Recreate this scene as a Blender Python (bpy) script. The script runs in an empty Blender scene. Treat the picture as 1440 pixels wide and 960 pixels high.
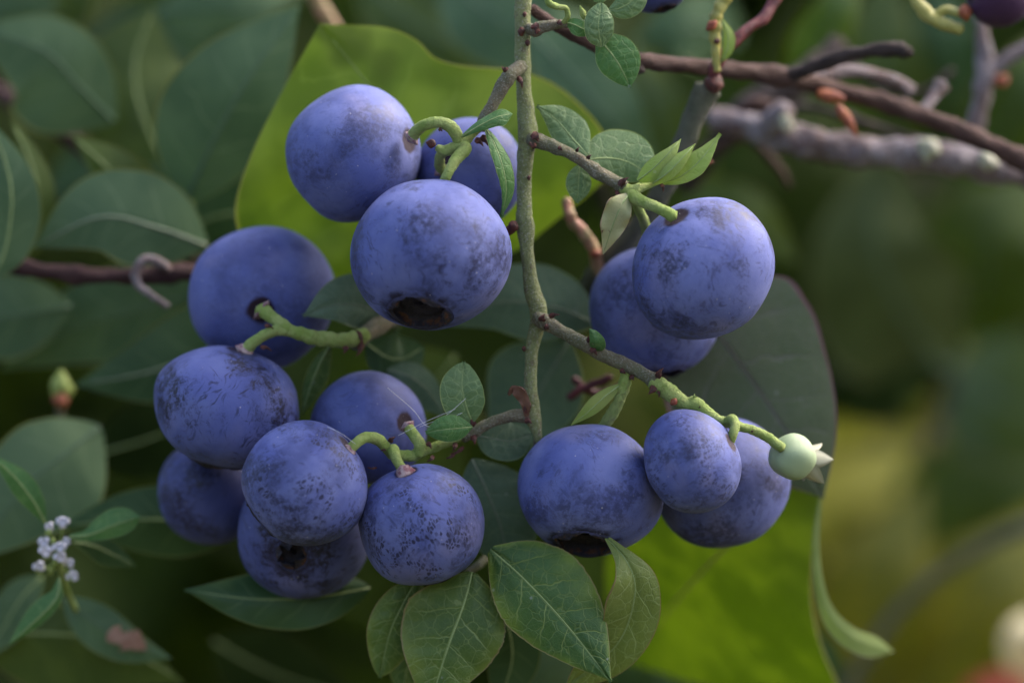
import bpy, math, random
import numpy as np
from mathutils import Vector, Matrix

random.seed(7)
RNG = np.random.default_rng(11)
scene = bpy.context.scene
R = math.radians

# ------------------------------------------------------------------ camera
S = 0.00008          # metres covered by one photograph pixel in the plane of focus
D = 0.55             # camera to plane of focus
Z0 = 0.62            # height of the branch above the ground
cam_data = bpy.data.cameras.new("camera")
cam = bpy.data.objects.new("camera", cam_data)
scene.collection.objects.link(cam)
cam.location = (0, -D, Z0)
cam.rotation_euler = (R(90), 0, 0)
cam_data.sensor_width = 22.3
cam_data.lens = 22.3 * D / (1440 * S)
cam_data.clip_start = 0.01
cam_data.clip_end = 600
cam_data.dof.use_dof = True
cam_data.dof.focus_distance = D - 0.003
cam_data.dof.aperture_fstop = 5.6
scene.camera = cam

# ------------------------------------------------------------------ sky and sun (open shade, soft)
SUN_EL, SUN_AZ = 50, 114      # azimuth from behind the camera round to the right: soft light from the side and a little behind
world = bpy.data.worlds.new("World")
scene.world = world
world.use_nodes = True
wn = world.node_tree
bg = wn.nodes["Background"]
sky = wn.nodes.new("ShaderNodeTexSky")
sky.sky_type = 'NISHITA'
sky.sun_disc = False
sky.sun_elevation = R(SUN_EL)
sky.sun_rotation = R(180 - SUN_AZ)
sky.dust_density = 5.0
sky.air_density = 0.75
sky.ozone_density = 0.2
wn.links.new(sky.outputs[0], bg.inputs[0])
bg.inputs[1].default_value = 0.15
sun_data = bpy.data.lights.new("sun", 'SUN')
sun_data.energy = 0.85
sun_data.angle = R(40)
sun_data.color = (1.0, 0.97, 0.93)
sun = bpy.data.objects.new("sun", sun_data)
scene.collection.objects.link(sun)
sd = Vector((math.sin(R(SUN_AZ)) * math.cos(R(SUN_EL)), -math.cos(R(SUN_AZ)) * math.cos(R(SUN_EL)), math.sin(R(SUN_EL))))
sun.rotation_euler = (-sd).to_track_quat('-Z', 'Y').to_euler()
sun.location = sd * 3

scene.view_settings.view_transform = 'Standard'
scene.view_settings.look = 'None'
scene.view_settings.exposure = 1.72
scene.view_settings.gamma = 1.0
scene.view_settings.use_curve_mapping = False
scene.cycles.use_denoising = True
scene.cycles.max_bounces = 6
scene.cycles.transparent_max_bounces = 8

# ------------------------------------------------------------------ helpers
COL = scene.collection
MM = 0.001 / S       # one millimetre in photograph pixels


def P(px, py, d):
    """A photograph pixel at d millimetres behind the plane of focus, as a world point."""
    k = (D + d * 0.001) / D
    return Vector(((px - 720) * S * k, d * 0.001, Z0 + (480 - py) * S * k))


def PA(a):
    """The same for an array of (px, py, depth in px)."""
    a = np.asarray(a, float)
    dm = a[..., 2] * S
    k = (D + dm) / D
    return np.stack([(a[..., 0] - 720) * S * k, dm, Z0 + (480 - a[..., 1]) * S * k], -1)


WORLD = {}


def thing(name, label, cat, loc, group=None):
    o = bpy.data.objects.new(name, None)
    o.empty_display_size = 0.003
    COL.objects.link(o)
    o.location = loc
    WORLD[o.name] = Vector(loc)
    o["label"] = label
    o["category"] = cat
    if group:
        o["group"] = group
    return o


def add(name, verts, faces, mat, parent=None, uv=None, smooth=True, fmat=None, mats=None):
    """One mesh object from world-space vertices, its origin at their centre."""
    v = np.asarray(verts, float)
    c = v.mean(0)
    me = bpy.data.meshes.new(name)
    me.from_pydata((v - c).tolist(), [], [list(f) for f in faces])
    if uv is not None:
        ul = me.uv_layers.new(name="UVMap")
        li = np.zeros(len(me.loops), np.int32)
        me.loops.foreach_get("vertex_index", li)
        ul.data.foreach_set("uv", np.asarray(uv, np.float32)[li].ravel())
    for m in (mats or [mat]):
        me.materials.append(m)
    if fmat is not None:
        me.polygons.foreach_set("material_index", np.asarray(fmat, np.int32))
    if smooth:
        me.polygons.foreach_set("use_smooth", [True] * len(me.polygons))
    me.update()
    o = bpy.data.objects.new(name, me)
    COL.objects.link(o)
    cv = Vector(c)
    WORLD[o.name] = cv
    if parent is not None:
        o.parent = parent
        o.location = cv - WORLD[parent.name]
    else:
        o.location = cv
    return o


def catmull(pts, n):
    p = np.asarray(pts, float)
    if len(p) == 2:
        t = np.linspace(0, 1, n)[:, None]
        return p[0] * (1 - t) + p[1] * t
    seg = np.linalg.norm(np.diff(p[:, :3], axis=0), axis=1)
    cum = np.concatenate([[0], np.cumsum(seg)])
    e = np.vstack([2 * p[0] - p[1], p, 2 * p[-1] - p[-2]])
    out = []
    for s in np.linspace(0, cum[-1], n):
        i = min(np.searchsorted(cum, s, side='right') - 1, len(seg) - 1)
        t = (s - cum[i]) / max(seg[i], 1e-9)
        a, b, c, d_ = e[i], e[i + 1], e[i + 2], e[i + 3]
        out.append(0.5 * ((2 * b) + (c - a) * t + (2 * a - 5 * b + 4 * c - d_) * t * t + (3 * b - a - 3 * c + d_) * t ** 3))
    return np.array(out)


def tube_geo(ctrl, sides=12, step=7, rough=0.05, rings=0.0, ringf=0.5, seed=0, round_end=True, knot=0.0):
    """A tapering tube through (px, py, d mm, radius px); returns world verts and faces."""
    c = np.array([(a[0], a[1], a[2] * MM, a[3]) for a in ctrl], float)
    L = np.linalg.norm(np.diff(c[:, :3], axis=0), axis=1).sum()
    n = max(6, int(L / step))
    q = catmull(c, n)
    rng = np.random.default_rng(seed + 5)
    pos, rad = q[:, :3], np.maximum(q[:, 3], 0.3)
    t = np.gradient(pos, axis=0)
    t /= np.linalg.norm(t, axis=1)[:, None]
    up = np.array([0.3, 0.2, 1.0])
    up -= t[0] * up.dot(t[0])
    up /= np.linalg.norm(up)
    ph = rng.uniform(0, 6.28, 8)
    kn = np.interp(np.arange(n), np.arange(0, n + 6, 5), rng.normal(size=len(np.arange(0, n + 6, 5)))) if knot else np.zeros(n)
    V = []
    for i in range(n):
        up = up - t[i] * up.dot(t[i])
        up /= np.linalg.norm(up)
        s = np.cross(t[i], up)
        r = rad[i] * (1 + rings * math.sin(i * step * ringf + ph[0]) + knot * max(-1.2, min(1.6, kn[i])))
        for k in range(sides):
            a = 2 * math.pi * k / sides
            w = 1 + rough * (math.sin(2 * a + i * 0.31 + ph[1]) + 0.8 * math.sin(3 * a - i * 0.53 + ph[2]) + 0.7 * math.sin(a + i * 0.9 + ph[3])) + rough * 0.5 * rng.normal()
            V.append(pos[i] + (up * math.cos(a) + s * math.sin(a)) * r * w)
    F = []
    for i in range(n - 1):
        for k in range(sides):
            k2 = (k + 1) % sides
            F.append((i * sides + k, i * sides + k2, (i + 1) * sides + k2, (i + 1) * sides + k))
    e0, e1 = len(V), len(V) + 1
    V.append(pos[0] - t[0] * rad[0] * (0.5 if round_end else 0))
    V.append(pos[-1] + t[-1] * rad[-1] * (0.5 if round_end else 0.1))
    for k in range(sides):
        k2 = (k + 1) % sides
        F.append((e0, k2, k))
        F.append((e1, (n - 1) * sides + k, (n - 1) * sides + k2))
    return PA(np.array(V)), F


def tube(name, ctrl, mat, parent=None, **kw):
    v, f = tube_geo(ctrl, **kw)
    return add(name, v, f, mat, parent)


def prof(kind, w):
    base = {
        'ovate':  [(0, .10), (.08, .42), (.2, .78), (.36, 1.0), (.52, .95), (.68, .74), (.82, .45), (.93, .17), (1, .0)],
        'ellip':  [(0, .08), (.1, .42), (.25, .80), (.45, 1.0), (.6, .97), (.76, .76), (.88, .48), (.96, .22), (1, .0)],
        'round':  [(0, .12), (.08, .5), (.22, .86), (.42, 1.0), (.62, .97), (.8, .74), (.92, .42), (.98, .18), (1, .0)],
        'lance':  [(0, .10), (.15, .5), (.35, .9), (.5, 1.0), (.7, .75), (.87, .35), (1, .0)],
    }[kind]
    return [(u, a * w) for u, a in base]


def wid(spec, u):
    """Smooth half-width profile through (u, w) pairs."""
    x = np.array([a for a, _ in spec]); y = np.array([b for _, b in spec])
    m = np.gradient(y, x)
    i = np.clip(np.searchsorted(x, u, side='right') - 1, 0, len(x) - 2)
    h = x[i + 1] - x[i]; t = (u - x[i]) / h
    r = (2 * t**3 - 3 * t**2 + 1) * y[i] + (t**3 - 2 * t**2 + t) * h * m[i] + (-2 * t**3 + 3 * t**2) * y[i + 1] + (t**3 - t**2) * h * m[i + 1]
    return np.maximum(r, 0)


NVEIN, KVEIN = 6.0, 1.5     # secondary veins along the blade, and how far they sweep forward


def leaf(parent, mid, wl, wr=None, sl=0.0, sr=0.0, mat=None, thick=0.22, wave=0.0, wavef=2.5, ph=0.0, curl=0.0,
         quilt=0.0, nu=44, nv=8, rib=1.6, ribmat=None, droop=0.0, name='leaf', serr=0.0, label=None):
    """Leaf blade along a midrib of (px, py, d mm). wl, wr: half-width profiles in px to the two sides;
    sl, sr: depth slope of each half (+ away); curl: the halves bend away (+) towards their edges."""
    wr = wr or wl
    m = catmull([(a[0], a[1], a[2] * MM) for a in mid], nu + 1)
    t = np.gradient(m[:, :2], axis=0)
    t /= np.maximum(np.linalg.norm(t, axis=1), 1e-9)[:, None]
    nrm = np.stack([t[:, 1], -t[:, 0]], 1)
    u = np.linspace(0, 1, nu + 1)
    WL, WR = wid(wl, u), wid(wr, u)
    if serr:
        rs = np.random.default_rng(int(mid[0][0] * 7 + mid[0][1]))
        WL = WL * (1 + serr * rs.normal(size=nu + 1)); WR = WR * (1 + serr * rs.normal(size=nu + 1))
    vs = np.sin(np.linspace(-1, 1, 2 * nv + 1) * math.pi / 2 * 0.9) / math.sin(math.pi / 2 * 0.9)
    G = np.zeros((nu + 1, 2 * nv + 1, 3))
    wscale = max(WL.max(), WR.max())
    for j, v in enumerate(vs):
        w = WL if v < 0 else WR
        sgn = -1 if v > 0 else 1           # v<0 : left of travel
        a = abs(v)
        G[:, j, :2] = m[:, :2] + nrm * (w * a * sgn)[:, None]
        sl_ = sl if v < 0 else sr
        dz = sl_ * w * a + curl * w * a * a + wave * np.sin(wavef * 2 * math.pi * u + ph + (1.3 if v > 0 else 0)) * a * a * (w / wscale)
        if quilt:
            x = u * NVEIN - KVEIN * a * 0.6 + 0.15 * np.sin(u * 9)
            f = np.abs(x - np.round(x)) * 2            # 0 on the vein
            dz = dz - quilt * np.sqrt(np.clip(f, 0, 1)) * np.clip(a * 4, 0, 1) * np.clip((1 - a) * 4, 0, 1) * np.sin(math.pi * np.clip(u, 0, 1)) ** .5
            dz = dz - quilt * 1.2 * np.clip(a * 5, 0, 1)
        G[:, j, 2] = m[:, 2] + dz
    top = PA(G)
    du = np.gradient(top, axis=0); dv = np.gradient(top, axis=1)
    N = np.cross(du, dv)
    ln = np.linalg.norm(N, axis=2, keepdims=True)
    N = N / np.maximum(ln, 1e-12)
    N[ln[..., 0] < 1e-12] = (0, 1, 0)
    if N[:, :, 1].mean() < 0:
        N = -N                                     # away from the camera
    bot = top + N * (thick * 0.001)
    a_, b_ = nu + 1, 2 * nv + 1
    V = np.concatenate([top.reshape(-1, 3), bot.reshape(-1, 3)])
    uu = np.repeat(u, b_); vv = np.tile(0.5 + 0.5 * vs, a_)
    UV = np.tile(np.stack([uu, vv], 1), (2, 1))
    o = a_ * b_
    idx = np.arange(o).reshape(a_, b_)
    F = []
    A, B, C, E = idx[:-1, :-1].ravel(), idx[1:, :-1].ravel(), idx[1:, 1:].ravel(), idx[:-1, 1:].ravel()
    fr = np.cross(top[1, 1] - top[0, 0], top[1, 0] - top[0, 0])
    # outward winding: the camera-side sheet must look away from N
    c0 = np.cross(V[B] - V[A], V[E] - V[A]).sum(0)
    flip = (c0 * N.reshape(-1, 3).mean(0)).sum() > 0
    q1 = np.stack([A, B, C, E], 1); q2 = np.stack([A, E, C, B], 1)
    if flip:
        q1, q2 = q2, q1
    F += q1.tolist() + (q2 + o).tolist()
    ring = list(idx[:, 0]) + list(idx[-1, 1:]) + list(idx[::-1, -1][1:]) + list(idx[0, ::-1][1:-1])
    for i in range(len(ring)):
        p, q = int(ring[i]), int(ring[(i + 1) % len(ring)])
        F.append((p, p + o, q + o, q) if flip else (q, q + o, p + o, p))
    ob = add(name, V, F, mat, parent, uv=UV)
    if label:
        ob["label"] = label
    ob["seed"] = float(RNG.uniform(0, 40))
    if rib:
        k = np.linspace(0, nu, 16).astype(int)
        rr = np.linspace(rib, rib * 0.3, 16)
        v, f = tube_geo([(m[i, 0], m[i, 1], (m[i, 2] - r * 0.15) / MM, r) for i, r in zip(k[:-1], rr)], sides=8, step=12, rough=0.02)
        add('midrib', v, f, ribmat or MAT['rib'], ob)
    return ob


# ------------------------------------------------------------------ materials
class NT:
    def __init__(self, name):
        self.m = bpy.data.materials.new(name)
        self.m.use_nodes = True
        self.t = self.m.node_tree
        self.t.nodes.clear()
        self.out = self.t.nodes.new("ShaderNodeOutputMaterial")

    def n(self, typ, ins=None, **props):
        nd = self.t.nodes.new("ShaderNode" + typ)
        for k, v in props.items():
            setattr(nd, k, v)
        for k, v in (ins or {}).items():
            self.put(nd.inputs[k], v)
        return nd

    def put(self, sock, v):
        if hasattr(v, 'is_output'):
            self.t.links.new(v, sock)
        else:
            if sock.type == 'RGBA' and isinstance(v, (tuple, list)) and len(v) == 3:
                v = (*v, 1)
            sock.default_value = v

    def math(self, op, a, b=None, clamp=False):
        nd = self.t.nodes.new("ShaderNodeMath"); nd.operation = op; nd.use_clamp = clamp
        self.put(nd.inputs[0], a)
        if b is not None:
            self.put(nd.inputs[1], b)
        return nd.outputs[0]

    def step(self, x, lo, hi, a=0.0, b=1.0):
        nd = self.t.nodes.new("ShaderNodeMapRange"); nd.interpolation_type = 'SMOOTHSTEP'
        self.put(nd.inputs[0], x)
        for i, v in enumerate((lo, hi, a, b)):
            self.put(nd.inputs[i + 1], v)
        return nd.outputs[0]

    def mix(self, f, a, b, blend='MIX'):
        nd = self.t.nodes.new("ShaderNodeMix"); nd.data_type = 'RGBA'; nd.blend_type = blend
        self.put(nd.inputs[0], f); self.put(nd.inputs[6], a); self.put(nd.inputs[7], b)
        return nd.outputs[2]

    def noise(self, vec, scale, detail=3, rough=.55, dist=0.0):
        nd = self.n("TexNoise", {"Vector": vec, "Scale": scale, "Detail": detail, "Roughness": rough, "Distortion": dist})
        return nd.outputs[0]

    def attr(self, name):
        return self.n("Attribute", attribute_type='OBJECT', attribute_name=name).outputs["Fac"]

    def vadd(self, a, b):
        nd = self.t.nodes.new("ShaderNodeVectorMath"); nd.operation = 'ADD'
        self.put(nd.inputs[0], a); self.put(nd.inputs[1], b)
        return nd.outputs[0]

    def vscale(self, a, s):
        nd = self.t.nodes.new("ShaderNodeVectorMath"); nd.operation = 'MULTIPLY'
        self.put(nd.inputs[0], a); self.put(nd.inputs[1], s)
        return nd.outputs[0]

    def bsdf(self, col, rough, bump=None, strength=.3, dist=.0003, spec=.5, **extra):
        p = self.n("BsdfPrincipled")
        self.put(p.inputs["Base Color"], col)
        self.put(p.inputs["Roughness"], rough)
        self.put(p.inputs["Specular IOR Level"], spec)
        for k, v in extra.items():
            self.put(p.inputs[k.replace('_', ' ')], v)
        if bump is not None:
            b = self.n("Bump", {"Height": bump, "Strength": strength, "Distance": dist})
            self.put(p.inputs["Normal"], b.outputs[0])
        return p

    def done(self, shader):
        self.t.links.new(shader.outputs[0], self.out.inputs[0])
        return self.m


MAT = {}


def berry_skin():
    m = NT("waxy_berry_skin")
    oc = m.n("TexCoord").outputs["Object"]
    seed = m.attr("seed")
    sv = m.n("CombineXYZ", {0: seed, 1: m.math('MULTIPLY', seed, 1.7), 2: m.math('MULTIPLY', seed, .6)}).outputs[0]
    c = m.vadd(oc, sv)
    # worn bloom: blotches, scratches, crackle
    big = m.noise(c, 1.3, 2, .5)
    blot = m.noise(m.vadd(c, m.vscale(m.n('TexNoise', {'Vector': c, 'Scale': 4.0, 'Detail': 4}).outputs[1], (.5, .5, .5))), 3.6, 9, .78, .3)
    blot = m.step(m.math('ADD', m.math('MULTIPLY', big, .55), m.math('MULTIPLY', blot, .6)), .555, .67)
    warp = m.n("TexNoise", {"Vector": c, "Scale": 1.6, "Detail": 2}).outputs[1]
    sc = m.vscale(m.vadd(c, m.vscale(warp, (.9, .9, .9))), (2.2, 15, 4.0))
    scr = m.noise(sc, 1.25, 5, .65)
    scrm = m.step(m.noise(c, 2.1, 2), .46, .60)
    scr = m.math('MULTIPLY', m.step(scr, .53, .64), scrm)
    sc2 = m.vscale(m.vadd(c, m.vscale(warp, (.7, .7, .7))), (17, 3, 2.6))
    scr2 = m.math('MULTIPLY', m.step(m.noise(sc2, 1.3, 5, .65), .55, .65), m.step(m.noise(m.vadd(c, (3, 1, 7)), 2.3, 2), .48, .60))
    vc = m.vscale(m.vadd(c, m.vscale(warp, (.30, .30, .30))), (1.0, 1.0, .55))
    ve = m.n("TexVoronoi", {"Vector": vc, "Scale": 19.0, "Randomness": 1.0}, feature='DISTANCE_TO_EDGE').outputs["Distance"]
    vf = m.n("TexVoronoi", {"Vector": vc, "Scale": 19.0, "Randomness": 1.0}, feature='F1').outputs["Color"]
    pick_ = m.step(m.n("SeparateColor", {0: vf}).outputs[0], .30, .55)
    dash = m.math('MULTIPLY', m.step(m.math('ADD', ve, m.math('MULTIPLY', m.noise(c, 22, 2), .10)), .115, .185), pick_)
    crm = m.step(m.noise(m.vadd(c, (9, 4, 2)), 1.7, 3), .45, .57)
    dash = m.math('MULTIPLY', m.math('MULTIPLY', dash, crm), m.attr("crackle"))
    fine = m.math('MULTIPLY', m.step(m.noise(c, 30, 3, .7), .66, .74), .30)
    wear = m.math('MAXIMUM', m.math('MULTIPLY', m.math('MULTIPLY', blot, m.step(m.noise(c, 14, 5, .7), .32, .58)), .95), m.math('MAXIMUM', m.math('MULTIPLY', scr, .7), m.math('MULTIPLY', scr2, .6)))
    wear = m.math('MULTIPLY', wear, m.attr("wear"))
    wear = m.math('MAXIMUM', wear, m.math('MAXIMUM', m.math('MULTIPLY', dash, .88), fine), clamp=True)
    # bloom colour
    tone = m.noise(c, 1.1, 3)
    bloom = m.mix(m.step(tone, .35, .65), (.092, .116, .330), (.156, .182, .405))
    bloom = m.mix(m.step(m.noise(m.vadd(c, (2, 2, 9)), .9, 2), .55, .75), bloom, (.180, .180, .345))
    bloom = m.mix(m.math('MULTIPLY', m.noise(c, 9, 6, .7), .24), bloom, (.050, .062, .225))
    rub = m.math('MULTIPLY', m.step(m.noise(m.vadd(c, (5, 8, 1)), 1.25, 5, .6), .46, .66), .62)
    bloom = m.mix(rub, bloom, (.042, .054, .165))
    bloom = m.mix(m.attr("dark"), bloom, (.028, .033, .120))  # darker per berry; for rear ones contact shade is put into the colour
    bloom = m.mix(m.attr("plum"), bloom, (.055, .016, .040))
    skin = m.mix(m.noise(c, 6, 3), (.010, .011, .028), (.018, .016, .045))
    col = m.mix(wear, bloom, skin)
    # stalk scar: a dark reddish ring about the +Z pole
    sx = m.n("SeparateXYZ", {0: oc})
    rad = m.math('SQRT', m.math('ADD', m.math('MULTIPLY', sx.outputs[0], sx.outputs[0]), m.math('MULTIPLY', sx.outputs[1], sx.outputs[1])))
    rad = m.math('ADD', rad, m.math('MULTIPLY', m.math('SUBTRACT', m.noise(c, 5, 3), .5), .12))
    up = m.math('GREATER_THAN', sx.outputs[2], 0)
    ring = m.math('MULTIPLY', m.step(rad, .22, .15), up)
    col = m.mix(ring, col, (.020, .008, .015))
    cal = m.math('MULTIPLY', m.step(rad, m.math('ADD', m.attr("rim"), .16), m.math('ADD', m.attr("rim"), .03)), m.math('LESS_THAN', sx.outputs[2], 0))
    col = m.mix(m.math('MULTIPLY', cal, m.step(m.noise(c, 4, 5, .7), .4, .6)), col, (.016, .014, .036))
    # dust specks
    sp = m.n("TexVoronoi", {"Vector": c, "Scale": 11.0, "Randomness": 1.0}, feature='F1')
    pick = m.math('GREATER_THAN', m.n("SeparateColor", {0: sp.outputs["Color"]}).outputs[0], .86)
    dust = m.math('MULTIPLY', m.step(sp.outputs["Distance"], .14, .09), pick)
    dust = m.math('MULTIPLY', dust, m.math('MULTIPLY', m.step(m.noise(c, 60, 2), .45, .55), .7))
    col = m.mix(dust, col, (.5, .47, .48))
    rough = m.step(wear, 0, 1, .66, .42)
    h = m.math('ADD', m.math('MULTIPLY', m.noise(c, 40, 4, .7), .4), m.math('SUBTRACT', m.math('MULTIPLY', m.noise(c, 5, 3), 1.2), m.math('MULTIPLY', wear, .25)))
    return m.done(m.bsdf(col, rough, h, .22, .00025, .28, Sheen_Weight=.05, Sheen_Roughness=.5, Sheen_Tint=(.75, .78, 1, 1)))


def calyx_mat():
    m = NT("dry_calyx")
    oc = m.n("TexCoord").outputs["Object"]
    sx = m.n("SeparateXYZ", {0: oc})
    rad = m.math('SQRT', m.math('ADD', m.math('MULTIPLY', sx.outputs[0], sx.outputs[0]), m.math('MULTIPLY', sx.outputs[1], sx.outputs[1])))
    rad = m.math('ADD', rad, m.math('MULTIPLY', m.math('SUBTRACT', m.noise(oc, 9, 4), .5), .09))
    ringd = m.math('ABSOLUTE', m.math('SUBTRACT', rad, m.math('MULTIPLY', m.attr('rim'), .88)))
    ringm = m.math('MULTIPLY', m.step(ringd, .022, .006), m.step(m.noise(oc, 6, 3), .48, .60))
    col = m.mix(m.noise(oc, 6, 4), (.010, .009, .014), (.034, .030, .045))
    col = m.mix(ringm, col, (.085, .036, .018))
    col = m.mix(m.math('MULTIPLY', m.step(rad, m.math('MULTIPLY', m.attr('rim'), .95), m.math('MULTIPLY', m.attr('rim'), 1.0)), .6), col, (.06, .066, .17))
    return m.done(m.bsdf(col, .6, m.noise(oc, 22, 4), .5, .0006, .3))


def leaf_mat(name, c1, c2, vein, edge, trans=.28, rough=.42, veinamt=.6, ret=.35, blotch=None, spots=None, edgew=.05, gloss=.36, simple=False):
    m = NT(name)
    uv = m.n("TexCoord").outputs["UV"]
    oc = m.n("TexCoord").outputs["Object"]
    seed = m.attr("seed")
    sv = m.n("CombineXYZ", {0: seed, 1: seed, 2: seed}).outputs[0]
    sx = m.n("SeparateXYZ", {0: uv})
    u, v = sx.outputs[0], sx.outputs[1]
    av = m.math('ABSOLUTE', m.math('SUBTRACT', m.math('MULTIPLY', v, 2), 1))
    oc2 = m.vadd(m.vscale(oc, (1000, 1000, 1000)), sv)      # millimetres
    nz = m.math('SUBTRACT', m.noise(oc2, .35, 3), .5)
    x = m.math('SUBTRACT', m.math('MULTIPLY', u, NVEIN), m.math('MULTIPLY', av, KVEIN * .6))
    x = m.math('ADD', m.math('ADD', x, m.math('MULTIPLY', nz, .45)), m.math('MULTIPLY', m.math('SINE', m.math('MULTIPLY', u, 9)), .15))
    x = m.math('ADD', x, m.math('MULTIPLY', m.math('GREATER_THAN', v, .5), .37))
    f = m.math('ABSOLUTE', m.math('SUBTRACT', m.math('FRACT', x), .5))
    sec = m.step(f, .455, .5)
    sec = m.math('MULTIPLY', sec, m.step(av, .98, .55))
    if simple:
        midr = m.step(av, .06, .012)
        col = m.mix(m.step(m.noise(oc2, .13, 2), .35, .65), c1, c2)
        col = m.mix(m.math('MULTIPLY', m.math('MAXIMUM', sec, midr), veinamt), col, vein)
        if blotch:
            col = m.mix(m.step(m.noise(oc2, .09, 2), .52, .66), col, blotch)
        col = m.mix(m.step(av, 1 - edgew, 1 - edgew * .3), col, edge)
        p = m.bsdf(col, rough, None, spec=gloss)
        tr = m.n("BsdfTranslucent", {"Color": m.mix(1.0, col, (1.4, 1.5, .5), 'MULTIPLY')})
        mx = m.n("MixShader", {0: trans})
        m.t.links.new(p.outputs[0], mx.inputs[1]); m.t.links.new(tr.outputs[0], mx.inputs[2])
        return m.done(mx)
    warp = m.n("TexNoise", {"Vector": oc2, "Scale": .8, "Detail": 2}).outputs[1]
    vo = m.n("TexVoronoi", {"Vector": m.vadd(oc2, m.vscale(warp, (.9, .9, .9))), "Scale": .62}, feature='DISTANCE_TO_EDGE').outputs["Distance"]
    net = m.step(vo, .055, .0)
    vo2 = m.n("TexVoronoi", {"Vector": oc2, "Scale": 1.8}, feature='DISTANCE_TO_EDGE').outputs["Distance"]
    net2 = m.step(vo2, .09, .0)
    midr = m.step(av, .045, .012)
    veins = m.math('MAXIMUM', m.math('MULTIPLY', m.math('MAXIMUM', sec, midr), veinamt), m.math('MAXIMUM', m.math('MULTIPLY', net, ret), m.math('MULTIPLY', net2, ret * .3)), clamp=True)
    col = m.mix(m.step(m.noise(oc2, .16, 4), .35, .65), c1, c2)
    col = m.mix(m.math('MULTIPLY', m.noise(oc2, 1.5, 5, .7), .35), col, tuple(a * .5 for a in c1))
    if blotch:
        b = m.step(m.math('ADD', m.math('MULTIPLY', m.noise(oc2, .20, 3), .55), m.math('MULTIPLY', av, .34)), .44, .68)
        col = m.mix(b, col, blotch)
    col = m.mix(veins, col, vein)
    if spots:
        s = m.step(m.noise(oc2, .55, 4, .6), .66, .70)
        col = m.mix(s, col, spots)
    e = m.step(m.math('ADD', av, m.math('MULTIPLY', nz, .06)), 1 - edgew, 1 - edgew * .3)
    col = m.mix(e, col, edge)
    # pale dust specks
    sp = m.n("TexVoronoi", {"Vector": oc2, "Scale": .7}, feature='F1')
    pick = m.math('GREATER_THAN', m.n("SeparateColor", {0: sp.outputs["Color"]}).outputs[0], .9)
    col = m.mix(m.math('MULTIPLY', m.math('MULTIPLY', m.step(sp.outputs["Distance"], .16, .10), pick), .35), col, (.5, .5, .45))
    h = m.math('ADD', m.math('MULTIPLY', veins, -.8), m.math('MULTIPLY', m.noise(oc2, 3.5, 3), .35))
    p = m.bsdf(col, m.step(m.noise(oc2, .7, 3), .3, .7, rough - .06, rough + .1), h, .45, .00035, gloss)
    tcol = m.mix(.5, m.mix(1.0, col, (1.5, 1.6, .6), 'MULTIPLY'), tuple(min(1, a * 1.3) for a in c2))
    tr = m.n("BsdfTranslucent", {"Color": tcol})
    mx = m.n("MixShader", {0: trans})
    m.t.links.new(p.outputs[0], mx.inputs[1]); m.t.links.new(tr.outputs[0], mx.inputs[2])
    return m.done(mx)


def bark_mat(name, c1, c2, spot, spotamt=.5, rough=.75, scale=1.0, pale=None):
    m = NT(name)
    oc = m.vscale(m.n("TexCoord").outputs["Object"], (1000 * scale,) * 3)
    col = m.mix(m.step(m.noise(oc, .35, 4, .6), .35, .65), c1, c2)
    col = m.mix(m.math('MULTIPLY', m.step(m.noise(oc, .9, 5, .65), .56, .66), spotamt), col, spot)
    gr = m.noise(oc, 4.5, 4, .75)
    col = m.mix(m.step(gr, .54, .70, 0, .5), col, tuple(a * .4 for a in c1))
    if pale:
        col = m.mix(m.math('MULTIPLY', m.step(m.noise(oc, 4.2, 3, .8), .54, .64), .8), col, pale)
    h = m.math('ADD', gr, m.math('MULTIPLY', m.noise(oc, 1.2, 3), 1.0))
    return m.done(m.bsdf(col, rough, h, .9, .0007, .25))


def plain(name, col, col2=None, rough=.6, scale=1.5, bump=.3, trans=0):
    m = NT(name)
    oc = m.vscale(m.n("TexCoord").outputs["Object"], (1000,) * 3)
    c = m.mix(m.step(m.noise(oc, scale, 4, .6), .35, .65), col, col2 or tuple(a * .6 for a in col))
    p = m.bsdf(c, rough, m.noise(oc, scale * 3, 4), bump, .0003, .35)
    if trans:
        tr = m.n("BsdfTranslucent", {"Color": c})
        mx = m.n("MixShader", {0: trans})
        m.t.links.new(p.outputs[0], mx.inputs[1]); m.t.links.new(tr.outputs[0], mx.inputs[2])
        return m.done(mx)
    return m.done(p)


MAT['skin'] = berry_skin()
MAT['calyx'] = calyx_mat()
MAT['rib'] = plain("leaf_rib", (.30, .38, .15), (.24, .32, .12), .5)
MAT['rib_dark'] = plain("leaf_rib_dark", (.07, .13, .07), (.06, .11, .06), .5)
MAT['rib_grey'] = plain("leaf_rib_grey", (.20, .24, .16), (.16, .20, .13), .5)
MAT['green'] = leaf_mat("leaf_glossy_green", (0.051, 0.121, 0.029), (0.081, 0.171, 0.035), (.25, .33, .095), (.27, .24, .08), .24, .40, .85, .40, blotch=(.190, .270, .036))
MAT['yellowgreen'] = leaf_mat("leaf_yellow_green", (0.077, 0.143, 0.033), (0.132, 0.209, 0.040), (.30, .38, .13), (.27, .22, .09), .32, .42, .75, .40, blotch=(.200, .260, .045))
MAT['curled'] = leaf_mat("leaf_curled_yellow", (.200, .265, .060), (.260, .325, .085), (.38, .46, .19), (.30, .22, .10), .35, .42, .75, .40)
MAT['bright'] = leaf_mat("leaf_backlit_green", (0.190, 0.260, 0.035), (0.278, 0.349, 0.061), (0.360, 0.426, 0.120), (0.360, 0.360, 0.160), .50, .5, .28, .10, edgew=.022, blotch=(0.151, 0.207, 0.029), simple=True)
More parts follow.
